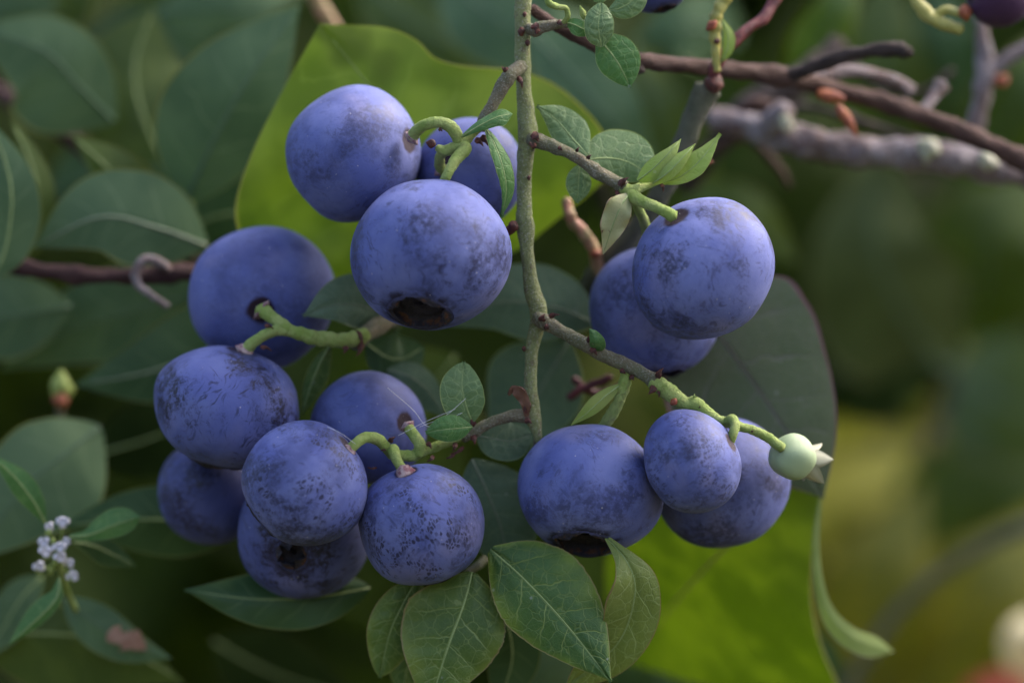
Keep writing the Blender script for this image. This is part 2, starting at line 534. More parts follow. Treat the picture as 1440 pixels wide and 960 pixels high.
MAT['curling'] = leaf_mat("leaf_curling_green", (0.144, 0.197, 0.027), (0.211, 0.264, 0.046), (0.259, 0.306, 0.086), (0.259, 0.259, 0.115), .50, .5, .28, .10, edgew=.022, blotch=(0.146, 0.198, 0.027), simple=True)
MAT['bluegreen'] = leaf_mat("leaf_blue_green", (0.098, 0.164, 0.095), (0.131, 0.206, 0.118), (0.258, 0.335, 0.193), (0.218, 0.283, 0.116), .24, .5, .35, .25)
MAT['pale_blue'] = leaf_mat("leaf_pale_blue_green", (.115, .185, .110), (.150, .230, .140), (.26, .33, .20), (.22, .28, .13), .26, .48, .4, .28)
MAT['pale'] = leaf_mat("leaf_pale_green", (0.142, 0.236, 0.097), (0.203, 0.304, 0.128), (0.351, 0.446, 0.203), (0.351, 0.419, 0.149), .25, .45, .5, .45)
MAT['young'] = leaf_mat("leaf_young_green", (0.078, 0.195, 0.052), (0.111, 0.247, 0.065), (0.234, 0.364, 0.117), (0.260, 0.338, 0.117), .25, .40, .4, .35)
MAT['lime'] = leaf_mat("leaf_lime", (.30, .42, .10), (.40, .48, .15), (.36, .42, .18), (.30, .32, .10), .35, .5, .3, .3)
MAT['spotted'] = leaf_mat("leaf_spotted_cream", (.42, .45, .22), (.50, .48, .30), (.5, .52, .3), (.45, .33, .2), .3, .55, .3, .2, spots=(.10, .03, .02))
MAT['olive_dark'] = leaf_mat("leaf_dull_underside", (0.094, 0.130, 0.055), (0.122, 0.149, 0.072), (.15, .15, .12), (.24, .12, .12), .15, .50, .75, .3, edgew=.06)
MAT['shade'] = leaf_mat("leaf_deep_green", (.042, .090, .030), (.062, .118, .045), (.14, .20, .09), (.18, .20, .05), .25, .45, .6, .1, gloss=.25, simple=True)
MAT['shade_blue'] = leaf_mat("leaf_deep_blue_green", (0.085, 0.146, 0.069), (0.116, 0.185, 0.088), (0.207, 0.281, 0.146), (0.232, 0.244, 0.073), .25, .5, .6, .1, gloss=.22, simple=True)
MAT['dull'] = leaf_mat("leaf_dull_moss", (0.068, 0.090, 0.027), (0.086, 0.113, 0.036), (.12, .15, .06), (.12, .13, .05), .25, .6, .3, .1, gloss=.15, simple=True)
MAT['margin'] = leaf_mat("leaf_pale_margin", (.24, .31, .10), (.30, .37, .15), (.3, .36, .16), (.30, .22, .16), .35, .5, .2, .1, gloss=.25, simple=True)
MAT['moss'] = leaf_mat("leaf_mossy", (0.068, 0.106, 0.017), (0.098, 0.140, 0.024), (.16, .20, .06), (.18, .15, .04), .35, .5, .3, .1, simple=True)
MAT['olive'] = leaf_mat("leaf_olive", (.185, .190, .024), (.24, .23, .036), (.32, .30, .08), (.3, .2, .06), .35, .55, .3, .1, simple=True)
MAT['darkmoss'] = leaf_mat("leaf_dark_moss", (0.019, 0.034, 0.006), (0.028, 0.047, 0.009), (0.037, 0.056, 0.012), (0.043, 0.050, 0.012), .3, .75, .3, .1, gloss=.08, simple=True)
MAT['brown_leaf'] = leaf_mat("leaf_withered", (.16, .075, .045), (.22, .11, .07), (.2, .12, .08), (.12, .06, .04), .25, .6, .3, .2)
MAT['dry_patch'] = plain('withered_patch', (.42, .26, .19), (.30, .15, .10), .65, .6, .3, .2)
MAT['highlight_cream'] = plain("cream_highlight_color", (.80, .72, .45), (.70, .60, .36), .6, .3, .2, .3)  # a blurred cream highlight put into the blade's colour
MAT['coral'] = plain("coral_highlight", (.62, .17, .10), (.5, .12, .08), .6, .4, .2, .3)  # a blurred reddish highlight put into the blade's colour
MAT['stem'] = bark_mat("green_bark", (0.234, 0.262, 0.109), (0.308, 0.346, 0.141), (0.165, 0.099, 0.083), .5, .7, 1.0, (.50, .50, .42))
MAT['stem_brown'] = bark_mat("brown_green_bark", (0.173, 0.182, 0.100), (0.238, 0.204, 0.131), (0.101, 0.049, 0.041), .5, .75, 1.0, (.40, .39, .34))
MAT['bark_red'] = bark_mat("reddish_bark", (.085, .045, .036), (.125, .070, .055), (.035, .024, .022), .5, .7)
MAT['bark_dark'] = bark_mat("dark_bark", (.045, .033, .030), (.075, .055, .048), (.03, .02, .02), .5, .8)
MAT['bark_grey'] = bark_mat("grey_bark", (.160, .110, .100), (.27, .23, .235), (.12, .05, .035), .75, .8, .45, (.42, .42, .46))
MAT['bark_greygreen'] = bark_mat("grey_green_bark", (.125, .135, .085), (.16, .16, .11), (.09, .075, .05), .4, .8)
MAT['bark_plum'] = bark_mat("plum_bark", (.060, .026, .028), (.085, .042, .038), (.04, .02, .02), .5, .7)
MAT['stalk'] = bark_mat("green_fruit_stalk", (0.330, 0.465, 0.098), (0.465, 0.570, 0.180), (0.300, 0.240, 0.090), .35, .6, 1.3)
MAT['stalk_yellow'] = plain("yellow_fruit_stalk", (.36, .33, .08), (.30, .30, .09), .5, 1.2, .4)
MAT['stalk_end'] = plain("stalk_collar", (.36, .27, .26), (.16, .05, .07), .55, 1.4, .3)
MAT['bract'] = plain("red_brown_bract", (.12, .036, .024), (.045, .018, .015), .65, 2.0, .5)
MAT['red_twig'] = plain("red_twig", (0.136, 0.028, 0.028), (0.074, 0.019, 0.022), .55, 1.0, .4)
MAT['pink_twig'] = plain("pink_twig", (.38, .17, .12), (.28, .22, .10), .55, .6, .4)
MAT['orange'] = plain("orange_bud", (.32, .10, .035), (.20, .05, .03), .6, 1.0, .4)
MAT['unripe'] = plain("unripe_berry", (.24, .35, .17), (.38, .44, .28), .5, .7, .25)
MAT['sepal'] = plain("pale_sepal", (.42, .45, .30), (.50, .46, .36), .6, .8, .2, .2)
MAT['petal'] = plain("white_petal", (.78, .77, .80), (.70, .66, .74), .55, .8, .2, .2)
MAT['floret_green'] = plain("floret_green", (.28, .34, .08), (.20, .26, .06), .55, 1.0, .3)
MAT['web'] = plain("spider_silk", (.7, .7, .72), (.6, .6, .62), .4)

# ------------------------------------------------------------------ the setting: ground
def ground_mat():
    m = NT("leaf_litter_ground")
    oc = m.n("TexCoord").outputs["Object"]
    col = m.mix(m.step(m.noise(oc, 1.2, 6, .65), .4, .6), (.060, .046, .030), (.060, .075, .022))
    col = m.mix(m.step(m.noise(oc, 22, 5, .7), .45, .65), col, (.10, .085, .05))
    return m.done(m.bsdf(col, .9, m.noise(oc, 40, 5, .7), .8, .02, .2))


n = 60
gx = np.sign(np.linspace(-1, 1, n)) * np.abs(np.linspace(-1, 1, n)) ** 4 * 250
GX, GY = np.meshgrid(gx, gx, indexing='ij')
GZ = 0.015 * np.sin(GX * 3.1) * np.cos(GY * 2.3) + .01 * np.sin(GX * 7 + GY * 5)
gv = np.stack([GX, GY, GZ], -1).reshape(-1, 3)
gi = np.arange(n * n).reshape(n, n)
gf = np.stack([gi[:-1, :-1].ravel(), gi[1:, :-1].ravel(), gi[1:, 1:].ravel(), gi[:-1, 1:].ravel()], 1)
ground = add('ground', gv, gf.tolist(), ground_mat())
ground["kind"] = "structure"
ground["label"] = "dark leaf litter soil under the bushes"

# ------------------------------------------------------------------ undergrowth far behind (one mass nobody could count)
def leaf_mass(name, label, mat, count, xr, yr, zr, size, seed, keep=None):
    rg = np.random.default_rng(seed)
    base = np.array([(0, -1, 0), (.32, -.55, .06), (.46, -.05, .10), (.30, .5, .05), (0, 1, -.08), (-.30, .5, .05), (-.46, -.05, .10), (-.32, -.55, .06), (0, -.05, -.02)])
    tri = [(8, 0, 1), (8, 1, 2), (8, 2, 3), (8, 3, 4), (8, 4, 5), (8, 5, 6), (8, 6, 7), (8, 7, 0)]
    c = np.stack([rg.uniform(*xr, count), rg.uniform(*yr, count), rg.uniform(*zr, count)], 1)
    if keep is not None:
        c = c[keep(c)]
    k = len(c)
    s = rg.uniform(*size, k)
    ax = rg.normal(size=(k, 3)) * (.6, .6, .6) + (0, 0, -.35)
    ax /= np.linalg.norm(ax, axis=1)[:, None]
    nn = rg.normal(size=(k, 3)) + (0, -.6, .9)
    sd_ = np.cross(ax, nn); sd_ /= np.linalg.norm(sd_, axis=1)[:, None]
    up = np.cross(sd_, ax)
    V = c[:, None, :] + s[:, None, None] * (base[None, :, 0:1] * sd_[:, None, :] + base[None, :, 1:2] * ax[:, None, :] + base[None, :, 2:3] * up[:, None, :])
    F = (np.array(tri)[None] + 9 * np.arange(k)[:, None, None]).reshape(-1, 3)
    uvb = np.stack([base[:, 1] * .5 + .5, base[:, 0] + .5], 1)
    o = add(name, V.reshape(-1, 3), F.tolist(), mat, uv=np.tile(uvb, (k, 1)))
    o["kind"] = "stuff"
    o["label"] = label
    o["seed"] = 3.0
    return o


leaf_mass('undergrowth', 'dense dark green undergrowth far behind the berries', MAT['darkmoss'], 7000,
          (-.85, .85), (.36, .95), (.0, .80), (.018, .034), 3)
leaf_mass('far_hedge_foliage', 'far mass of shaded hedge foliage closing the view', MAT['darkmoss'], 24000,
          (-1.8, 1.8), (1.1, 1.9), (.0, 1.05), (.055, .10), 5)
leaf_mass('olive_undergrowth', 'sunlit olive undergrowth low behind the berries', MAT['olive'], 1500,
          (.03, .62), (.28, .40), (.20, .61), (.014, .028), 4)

# ------------------------------------------------------------------ blueberries
def berry_mesh(seed, polar, rim, irregular, flat, ns=72, nt=48):
    rg = np.random.default_rng(seed)
    th_end = math.pi - math.asin(min(rim, .95))
    th = np.linspace(0.0, th_end, nt)
    ph = rg.uniform(0, 6.28, 12)
    dents = []
    for _ in range(4):
        q_ = rg.normal(size=3); q_ /= np.linalg.norm(q_)
        dents.append((*q_, rg.uniform(.015, .05) * irregular / .027, rg.uniform(.08, .3)))
    V = [(0, 0, polar * .955)]
    for i, t in enumerate(th[1:]):
        for k in range(ns):
            a = 2 * math.pi * k / ns
            st, ct = math.sin(t), math.cos(t)
            r = st ** .94
            z = polar * ct
            if ct < 0:
                z = -polar * (1 - (1 - abs(ct)) ** (1 + flat)) if flat else z
            z -= polar * .045 * math.exp(-(r / .16) ** 2) if ct > 0 else 0
            d = (math.sin(2 * a + ph[0]) * .5 * st + .45 * math.sin(3 * a + ph[1] + 2 * t) * st + .5 * math.sin(2 * t + ph[2] + a) * st
                 + .3 * math.sin(5 * a + ph[3] - 3 * t) * st + .35 * math.sin(a + ph[4] + 4 * t) * st)
            s = 1 + irregular * d
            for dx_, dy_, dz_, da, dw in dents:
                s -= da * math.exp(-((st * math.cos(a) - dx_) ** 2 + (st * math.sin(a) - dy_) ** 2 + (ct - dz_) ** 2) / dw)
            V.append((r * math.cos(a) * s, r * math.sin(a) * s, z * s))
    F = [(0, 1 + k, 1 + (k + 1) % ns) for k in range(ns)]
    for i in range(nt - 2):
        b0, b1 = 1 + i * ns, 1 + (i + 1) * ns
        for k in range(ns):
            k2 = (k + 1) % ns
            F.append((b0 + k, b1 + k, b1 + k2, b0 + k2))
    rimv = V[-ns:]
    return V, F, rimv


def calyx_mesh(rimv, seed, h=.05, inward=.20):
    """Five shallow dry lobes round a sunken dark disc, standing on the berry's rim."""
    rg = np.random.default_rng(seed + 99)
    ns = len(rimv)
    ph = rg.uniform(0, 6.28)
    rim = np.array(rimv)
    zc = rim[:, 2].mean()
    V = []
    prof_ = [(1.01, .012, 0), (1.015, -.012, -.7), (.97, -.012, -1.0), (.90, .005, -.8), (.85, .05, -.2), (.74, .12, 0), (.62, .135, 0), (.58, .10, 0), (.53, .13, 0), (.3, .15, 0), (.08, .13, 0)]
    jit = rg.normal(size=ns) * .15
    for fr, dz, hl in prof_:
        for k in range(ns):
            a = 2 * math.pi * k / ns
            lobe = abs(math.cos(2.5 * a + ph)) ** .8 * (1 + .4 * math.sin(a * 2 + ph * 2)) + jit[k] * .6
            x, y, z = rim[k]
            flare = 1 - (inward * lobe if hl < -.5 else 0)
            zz = z if fr > .9 else zc * .6 + z * .4
            V.append((x * fr * flare, y * fr * flare, zz + dz + h * hl * lobe))
    F = []
    m_ = len(prof_)
    for i in range(m_ - 1):
        for k in range(ns):
            k2 = (k + 1) % ns
            F.append((i * ns + k, (i + 1) * ns + k, (i + 1) * ns + k2, i * ns + k2))
    F.append(tuple((m_ - 1) * ns + k for k in range(ns)))
    return V, F


def local(name, V, F, mat, parent):
    me = bpy.data.meshes.new(name)
    me.from_pydata([tuple(v) for v in V], [], F)
    me.materials.append(mat)
    me.polygons.foreach_set("use_smooth", [True] * len(me.polygons))
    me.update()
    o = bpy.data.objects.new(name, me)
    COL.objects.link(o)
    o.parent = parent
    return o


def berry(label, px, py, d, r, stalk_dir, polar=.9, rim=.40, wear=1.0, crackle=0.0, dark=0.0, seed=1, irregular=.027, flat=.12, spin=0.0):
    """stalk_dir: from the berry's middle towards its stalk, as (right, away, up)."""
    t = thing('blueberry', label, 'blueberry', P(px, py, d), 'ripe blueberries on the twig')
    k = (D + d * .001) / D
    q = Vector(stalk_dir).normalized().to_track_quat('Z', 'Y')
    t.rotation_mode = 'QUATERNION'
    t.rotation_quaternion = q @ Matrix.Rotation(spin, 4, 'Z').to_quaternion()
    t.scale = (r * S * k,) * 3
    V, F, rv = berry_mesh(seed, polar, rim, irregular, flat)
    s = local('skin', V, F, MAT['skin'], t)
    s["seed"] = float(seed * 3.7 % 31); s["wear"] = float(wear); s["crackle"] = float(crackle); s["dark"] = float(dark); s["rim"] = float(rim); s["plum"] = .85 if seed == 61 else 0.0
    cv, cf = calyx_mesh(rv, seed, inward=.5 if seed == 31 else .2)
    local('calyx', cv, cf, MAT['calyx'], t)["rim"] = float(rim)
    return t


BERRIES = [
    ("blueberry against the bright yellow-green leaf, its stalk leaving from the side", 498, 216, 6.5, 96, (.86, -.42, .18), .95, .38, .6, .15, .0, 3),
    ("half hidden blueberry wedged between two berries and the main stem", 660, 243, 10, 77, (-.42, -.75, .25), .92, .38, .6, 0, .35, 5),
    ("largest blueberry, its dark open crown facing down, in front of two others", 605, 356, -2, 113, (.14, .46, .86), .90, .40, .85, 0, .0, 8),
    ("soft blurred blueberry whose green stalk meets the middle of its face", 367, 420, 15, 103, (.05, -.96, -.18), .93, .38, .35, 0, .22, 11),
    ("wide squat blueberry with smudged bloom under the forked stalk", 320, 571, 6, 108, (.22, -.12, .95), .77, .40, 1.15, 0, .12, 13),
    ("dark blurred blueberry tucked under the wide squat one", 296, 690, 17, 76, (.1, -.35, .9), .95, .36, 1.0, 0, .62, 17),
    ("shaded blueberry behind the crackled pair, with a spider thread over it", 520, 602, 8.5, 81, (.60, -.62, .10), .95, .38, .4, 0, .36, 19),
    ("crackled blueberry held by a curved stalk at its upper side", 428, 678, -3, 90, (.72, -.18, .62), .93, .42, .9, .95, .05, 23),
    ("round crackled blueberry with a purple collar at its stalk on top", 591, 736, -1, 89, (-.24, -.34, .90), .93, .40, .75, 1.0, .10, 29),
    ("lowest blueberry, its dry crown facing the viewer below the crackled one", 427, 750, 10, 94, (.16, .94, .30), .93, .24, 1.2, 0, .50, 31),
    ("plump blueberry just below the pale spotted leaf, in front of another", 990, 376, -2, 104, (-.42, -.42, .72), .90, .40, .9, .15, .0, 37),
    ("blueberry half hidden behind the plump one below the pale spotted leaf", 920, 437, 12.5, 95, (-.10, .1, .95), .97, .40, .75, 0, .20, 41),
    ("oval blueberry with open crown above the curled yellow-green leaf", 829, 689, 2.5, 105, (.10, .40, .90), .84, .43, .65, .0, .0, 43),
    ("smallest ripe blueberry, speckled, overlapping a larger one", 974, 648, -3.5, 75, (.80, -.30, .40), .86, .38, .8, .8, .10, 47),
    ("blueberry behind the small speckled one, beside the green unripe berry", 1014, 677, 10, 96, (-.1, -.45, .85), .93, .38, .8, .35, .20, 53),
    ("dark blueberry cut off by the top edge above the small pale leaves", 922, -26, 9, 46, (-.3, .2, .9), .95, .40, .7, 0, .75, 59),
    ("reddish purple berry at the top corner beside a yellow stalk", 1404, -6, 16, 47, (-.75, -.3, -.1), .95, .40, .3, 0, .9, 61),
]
for b in BERRIES:
    berry(*b)


def unripe():
    t = thing('unripe_blueberry', 'small pale green unripe berry with pointed sepals at the end of the stalk', 'unripe berry', P(1114, 642, 1))
    q = Vector((-.62, -.62, .20)).normalized().to_track_quat('Z', 'Y')
    t.rotation_mode = 'QUATERNION'; t.rotation_quaternion = q
    t.scale = (33 * S,) * 3
    V, F, rv = berry_mesh(71, 1.02, .55, .02, 0, 48, 32)
    V = [(x * (1 + .03 * math.cos(5 * math.atan2(y, x))), y * (1 + .03 * math.cos(5 * math.atan2(y, x))), z) for x, y, z in V]
    local('skin', V, F, MAT['unripe'], t)
    rim = np.array(rv)
    zc = rim[:, 2].mean()
    cup = [(0, 0, zc + .2)] + [(x * 1.0, y * 1.0, z) for x, y, z in rv]
    local('flower_scar', cup, [(0, 1 + (k + 1) % 48, 1 + k) for k in range(48)], MAT['sepal'], t)
    for k in range(5):
        a0 = 2 * math.pi * (k + .2) / 5
        V = []; F = []
        nu_, nv_ = 8, 5
        for side in (0, .07):
            for i in range(nu_ + 1):
                u = i / nu_
                w = .52 * (1 - u ** 1.5)
                for j in range(nv_):
                    v = (j / (nv_ - 1) - .5) * 2
                    rr = .56 + .34 * u + side * .6
                    an = a0 + v * w / .62 * (1 - .45 * u)
                    V.append((rr * math.cos(an), rr * math.sin(an), zc + .03 - .74 * u - .08 * v * v + .05 * math.sin(k * 2 + u * 3) - side * .3))
        o_ = (nu_ + 1) * nv_
        for i in range(nu_):
            for j in range(nv_ - 1):
                a_ = i * nv_ + j
                F.append((a_, a_ + 1, a_ + nv_ + 1, a_ + nv_)); F.append((a_ + o_, a_ + nv_ + o_, a_ + nv_ + 1 + o_, a_ + 1 + o_))
        for i in range(nu_):
            for j in (0, nv_ - 1):
                a_ = i * nv_ + j
                F.append((a_, a_ + nv_, a_ + nv_ + o_, a_ + o_))
        local('sepal', V, F, MAT['sepal'], t)


unripe()

# ------------------------------------------------------------------ small pieces for twigs
def bract(parent, px, py, d, dx, dy, ln, w, mat='bract', dd=-1.0):
    """A small dry bud scale: a thick pointed flake from (px,py) along (dx,dy)."""
    l = math.hypot(dx, dy)
    ex, ey = px + dx / l * ln, py + dy / l * ln
    return leaf(parent, [(px, py, d), ((px + ex) / 2 + dy / l * ln * .12, (py + ey) / 2 - dx / l * ln * .12, d + dd * .35), (ex, ey, d + dd * .2)],
                [(0, w * .5), (.25, w * .8), (.6, w * .42), (1, 0)], curl=.6, wave=w * .5, wavef=1.3, ph=px, mat=MAT[mat], thick=.16, nu=10, nv=3, rib=0, name='bud_scale')


def bud(parent, px, py, d, dx, dy, ln, w, mat='bract', name='bud'):
    l = math.hypot(dx, dy); dx, dy = dx / l, dy / l
    c = [(px, py, d, w * .55), (px + dx * ln * .25, py + dy * ln * .25, d, w * .95), (px + dx * ln * .5, py + dy * ln * .5, d, w), (px + dx * ln * .8, py + dy * ln * .8, d, w * .6), (px + dx * ln, py + dy * ln, d, w * .12)]
    return tube(name, c, MAT[mat], parent, sides=10, step=max(1.2, ln / 10), rough=.10, seed=int(px + py))


def collar(parent, px, py, d, dx, dy, w, ln=10):
    l = math.hypot(dx, dy); dx, dy = dx / l, dy / l
    return tube('stalk_collar', [(px - dx * ln, py - dy * ln, d, w * .8), (px - dx * ln * .4, py - dy * ln * .4, d, w * 1.1), (px, py, d, w * 1.35)], MAT['stalk_end'], parent, sides=12, step=2, rough=.04, seed=int(px))


# ------------------------------------------------------------------ main fruiting twig
tw = thing('fruiting_twig', 'upright grey-green twig with side shoots, small leaves and fruit stalks carrying the berries', 'twig', P(756, 618, 2))
ms = tube('main_stem', [(737, -40, 2, 10.9), (735, 20, 2, 11.4), (735, 80, 2, 11.4), (737, 130, 2, 10.9), (741, 170, 2, 12.3), (742, 196, 2, 13.7), (738, 230, 2, 10.9), (737, 290, 2, 10.9), (739, 320, 2, 13.2),
                        (741, 350, 2, 10.0), (747, 400, 2, 10.5), (757, 436, 2, 12.7), (757, 452, 2, 11.8), (749, 485, 2, 9.1), (746, 530, 2, 9.1), (747, 570, 2, 11.4), (750, 588, 2, 11.8), (755, 606, 2, 7.3), (757, 620, 2.5, 5.5)],
          MAT['stem'], tw, sides=18, step=4, rough=.035, knot=.035, seed=1)
for px, py, r in [(733, 44, 5), (742, 60, 3.5), (738, 20, 3), (728, 330, 0), (737, 490, 3), (744, 250, 3)]:
    if r:
        v, f = tube_geo([(px, py - r, 2 - 0.98, r * .5), (px, py, 2 - 1.0, r), (px, py + r * 1.3, 2 - .98, r * .4)], sides=8, step=2, rough=.15, seed=px)
        add('lenticel', v, f, MAT['bract'], ms)

# shoot to the upper berries
s1 = tube('side_shoot', [(735, 92, 1.5, 9), (722, 102, 0, 11), (712, 112, -.5, 11), (700, 134, -.5, 9), (690, 152, -.5, 9), (682, 168, -.3, 10), (676, 182, 0, 8)], MAT['stem_brown'], tw, sides=14, step=3, rough=.06, knot=.07, seed=2)
for a in [(728, 108, -.5, 3, 8, 18, 5), (715, 100, -1, -6, -4, 12, 6), (680, 172, -1.2, -10, 3, 13, 5), (684, 168, -1, 6, -6, 10, 5), (676, 192, -1.0, 6, 8, 18, 7), (668, 196, -1.2, 8, 7, 16, 6)]:
    bract(s1, *a)
st = tube('fruit_stalk', [(674, 180, 0, 6), (662, 190, -.5, 7), (652, 200, -1, 8), (640, 206, -1, 7), (626, 212, -.8, 8), (614, 208, -1, 5)], MAT['stalk'], tw, sides=14, step=2.5, rough=.05, seed=3)
bud(st, 612, 203, -1.2, -10, -2, 13, 6)
st = tube('fruit_stalk', [(645, 198, -1, 8), (640, 186, -1.4, 9), (630, 176, -1.6, 9), (615, 172, -1.6, 8), (600, 175, -1.2, 8), (588, 182, -.4, 8.5), (580, 192, .6, 9)], MAT['stalk'], tw, sides=16, step=2, rough=.02, rings=.035, ringf=.9, seed=4)
collar(st, 578, 195, .8, -8, 8, 10, 8)
bract(st, 617, 181, -2.0, 6, 5, 7, 4)
st = tube('fruit_stalk', [(652, 202, -1, 7), (654, 210, -1.6, 9.5), (643, 222, -2.2, 8.5), (634, 236, -2.8, 7.5), (627, 250, -3.0, 7), (622, 262, -2.2, 7.5)], MAT['stalk'], tw, sides=16, step=2, rough=.02, rings=.03, ringf=.9, seed=5)
st = tube('fruit_stalk', [(630, 210, -.8, 7), (620, 218, 1, 7), (618, 232, 3, 7.5), (622, 240, 4.2, 8)], MAT['stalk'], tw, sides=14, step=2.5, rough=.03, seed=6)
collar(st, 623, 242, 4.4, 3, 7, 10, 8)
leaf(tw, [(650, 192, -1.8), (672, 178, -2.6), (700, 164, -2.4), (721, 160, -1.6)], [(0, 2), (.3, 6), (.6, 8), (.85, 8), (1, 0)], [(0, 2), (.3, 7), (.6, 12), (.85, 13), (1, 0)], sl=.9, sr=-.4, curl=.4, mat=MAT['young'], rib=1.2)
leaf(tw, [(682, 180, -1), (694, 200, -2.2), (707, 235, -2.6), (712, 270, -2), (705, 306, -1)], [(0, 2), (.2, 7), (.45, 13), (.7, 11), (1, 0)], [(0, 2), (.2, 8), (.45, 10), (.7, 7), (1, 0)], sl=.9, sr=-.5, mat=MAT['young'], rib=1.3, quilt=1.0)
# remnant scars where older fruit fell
bud(tw, 724, 312, 1.0, -4, 10, 16, 8, 'bract')
bud(tw, 718, 318, 1.4, -2, 9, 14, 7, 'bract')

# shoot to the plump berry
s2 = tube('side_shoot', [(744, 194, 1.6, 9), (756, 198, .8, 11), (780, 207, .4, 9), (812, 222, 0, 8.5), (840, 242, -.4, 9), (862, 254, -.6, 9), (878, 264, -.8, 11)], MAT['stem_brown'], tw, sides=14, step=3, rough=.05, knot=.07, seed=7)
for a in [(748, 188, -.4, 6, 8, 16, 8), (754, 206, -.4, -6, -4, 12, 6), (785, 207, -.8, 3, 3, 8, 4), (811, 214, -.9, 2, -4, 8, 3), (826, 224, -.9, 3, -3, 9, 4), (872, 262, -1.8, 8, -8, 18, 7), (866, 268, -1.2, 3, 10, 14, 4), (930, 258, -1, 2, 10, 12, 4)]:
    bract(s2, *a)
st = tube('fruit_stalk', [(870, 262, -.6, 8), (886, 268, -1, 9), (900, 264, -.6, 7), (915, 258, 0, 6), (926, 254, 0, 5)], MAT['stalk'], tw, sides=14, step=2.5, rough=.04, seed=8)
st = tube('fruit_stalk', [(888, 270, -1, 7), (890, 276, -1.6, 10), (904, 284, -3, 8.5), (922, 291, -4.8, 8), (938, 299, -6, 8.5), (948, 305, -6.2, 9)], MAT['stalk'], tw, sides=16, step=2, rough=.02, rings=.03, ringf=.8, seed=9)
st = tube('fruit_stalk', [(890, 276, -.8, 7), (900, 298, 2, 7), (908, 318, 5, 7), (912, 346, 9, 8)], MAT['stalk'], tw, sides=12, step=3, rough=.03, seed=10)
leaf(tw, [(826, 218, 1.5), (806, 196, 2.2), (782, 168, 2.6), (755, 149, 2)], prof('ovate', 23), prof('ovate', 30), sl=.1, sr=.35, mat=MAT['pale'], quilt=1.6, rib=1.5)
leaf(tw, [(826, 226, 2), (850, 222, 2.6), (884, 228, 3.4), (918, 250, 4)], prof('round', 42), prof('round', 30), sl=.3, sr=.2, mat=MAT['pale'], quilt=1.4, rib=1.5)
leaf(tw, [(816, 230, 1.4), (814, 248, 1.2), (813, 268, 1.4), (811, 285, 1.8)], prof('ellip', 18), prof('ellip', 18), sl=.1, sr=.1, mat=MAT['pale'], quilt=1.2, rib=1.3)
leaf(tw, [(897, 254, -1.2), (920, 236, -2.4), (940, 216, -2.8), (958, 195, -2.2)], [(0, 3), (.25, 12), (.5, 12), (.8, 5), (1, 0)], [(0, 5), (.25, 16), (.5, 17), (.8, 8), (1, 0)], sl=.6, sr=-.2, curl=.3, mat=MAT['lime'], rib=1.2)
leaf(tw, [(918, 258, -1.6), (938, 244, -3.2), (956, 226, -3.4), (978, 202, -2.6)], [(0, 3), (.25, 14), (.5, 15), (.8, 6), (1, 0)], [(0, 4), (.25, 9), (.5, 11), (.8, 6), (1, 0)], sl=.5, sr=.2, curl=.5, mat=MAT['lime'], rib=1.2)
leaf(tw, [(930, 258, -.8), (958, 248, -1.6), (986, 224, -1.8), (1013, 188, -1)], [(0, 2), (.25, 12), (.5, 18), (.75, 10), (1, 0)], [(0, 2), (.25, 10), (.5, 15), (.75, 9), (1, 0)], sl=.4, sr=-.3, mat=MAT['lime'], rib=1.2, quilt=1.0)
leaf(tw, [(884, 274, -2), (872, 292, -3), (860, 322, -2.4), (848, 358, -1.4)], [(0, 5), (.2, 16), (.45, 19), (.75, 11), (1, 0)], [(0, 5), (.2, 17), (.45, 19), (.75, 10), (1, 0)], sl=.3, sr=-.3, wave=5, mat=MAT['spotted'], rib=1.2)

# shoot to the lower berries
s3 = tube('side_shoot', [(754, 446, 1.5, 9), (768, 454, .6, 12), (790, 466, 0, 10), (815, 480, -.3, 10), (830, 487, -.4, 11), (850, 500, -.5, 9.5), (885, 515, -.8, 9.5), (908, 528, -1, 10.5), (922, 536, -1.2, 13)], MAT['stem_brown'], tw, sides=14, step=3, rough=.05, knot=.07, seed=11)
for a in [(762, 452, -.6, 4, -10, 12, 7), (772, 446, -.8, 9, -2, 16, 5), (766, 458, -.6, 5, 5, 8, 6), (828, 482, -1.6, 3, -8, 15, 5), (830, 490, -1.6, 6, 6, 14, 6), (925, 532, -2.4, 5, -9, 18, 6), (920, 542, -2.2, -6, 8, 16, 7), (872, 520, -1.4, 6, 5, 10, 5), (925, 548, -2, 1, 9, 12, 2.5), (886, 528, -1.2, 3, 4, 9, 6)]:
    bract(s3, *a)
st = tube('fruit_stalk', [(918, 535, -1.2, 12), (938, 549, -1.5, 12), (955, 562, -1.6, 11), (966, 568, -1.6, 10), (978, 568, -1.6, 11), (990, 577, -1.6, 9), (1010, 590, -1.6, 7.5), (1028, 595, -1.6, 7.5), (1045, 601, -1.5, 6.5), (1060, 605, -1.3, 7), (1080, 615, -.9, 7), (1100, 630, -1.6, 7.5)], MAT['stalk'], tw, sides=16, step=2.5, rough=.03, rings=.04, ringf=.7, seed=12)
bud(st, 945, 562, -2.4, 4, 4, 9, 6, 'orange')
bract(st, 978, 562, -2, -1, -9, 9, 5, 'lime')
for p in [(1056, 606), (982, 572), (1020, 593)]:
    bract(st, p[0], p[1], -2.2, 3, 1, 4, 1.8)
st = tube('fruit_stalk', [(1022, 592, -1.8, 6.5), (1030, 589, -2.8, 7), (1034, 597, -3.6, 7), (1031, 609, -4, 7), (1026, 620, -3.8, 7.5)], MAT['stalk'], tw, sides=14, step=2, rough=.02, rings=.02, seed=13)
st = tube('fruit_stalk', [(1008, 590, -1.4, 6), (1012, 598, 2, 5), (1012, 606, 6, 6)], MAT['red_twig'], tw, sides=10, step=3, seed=14)
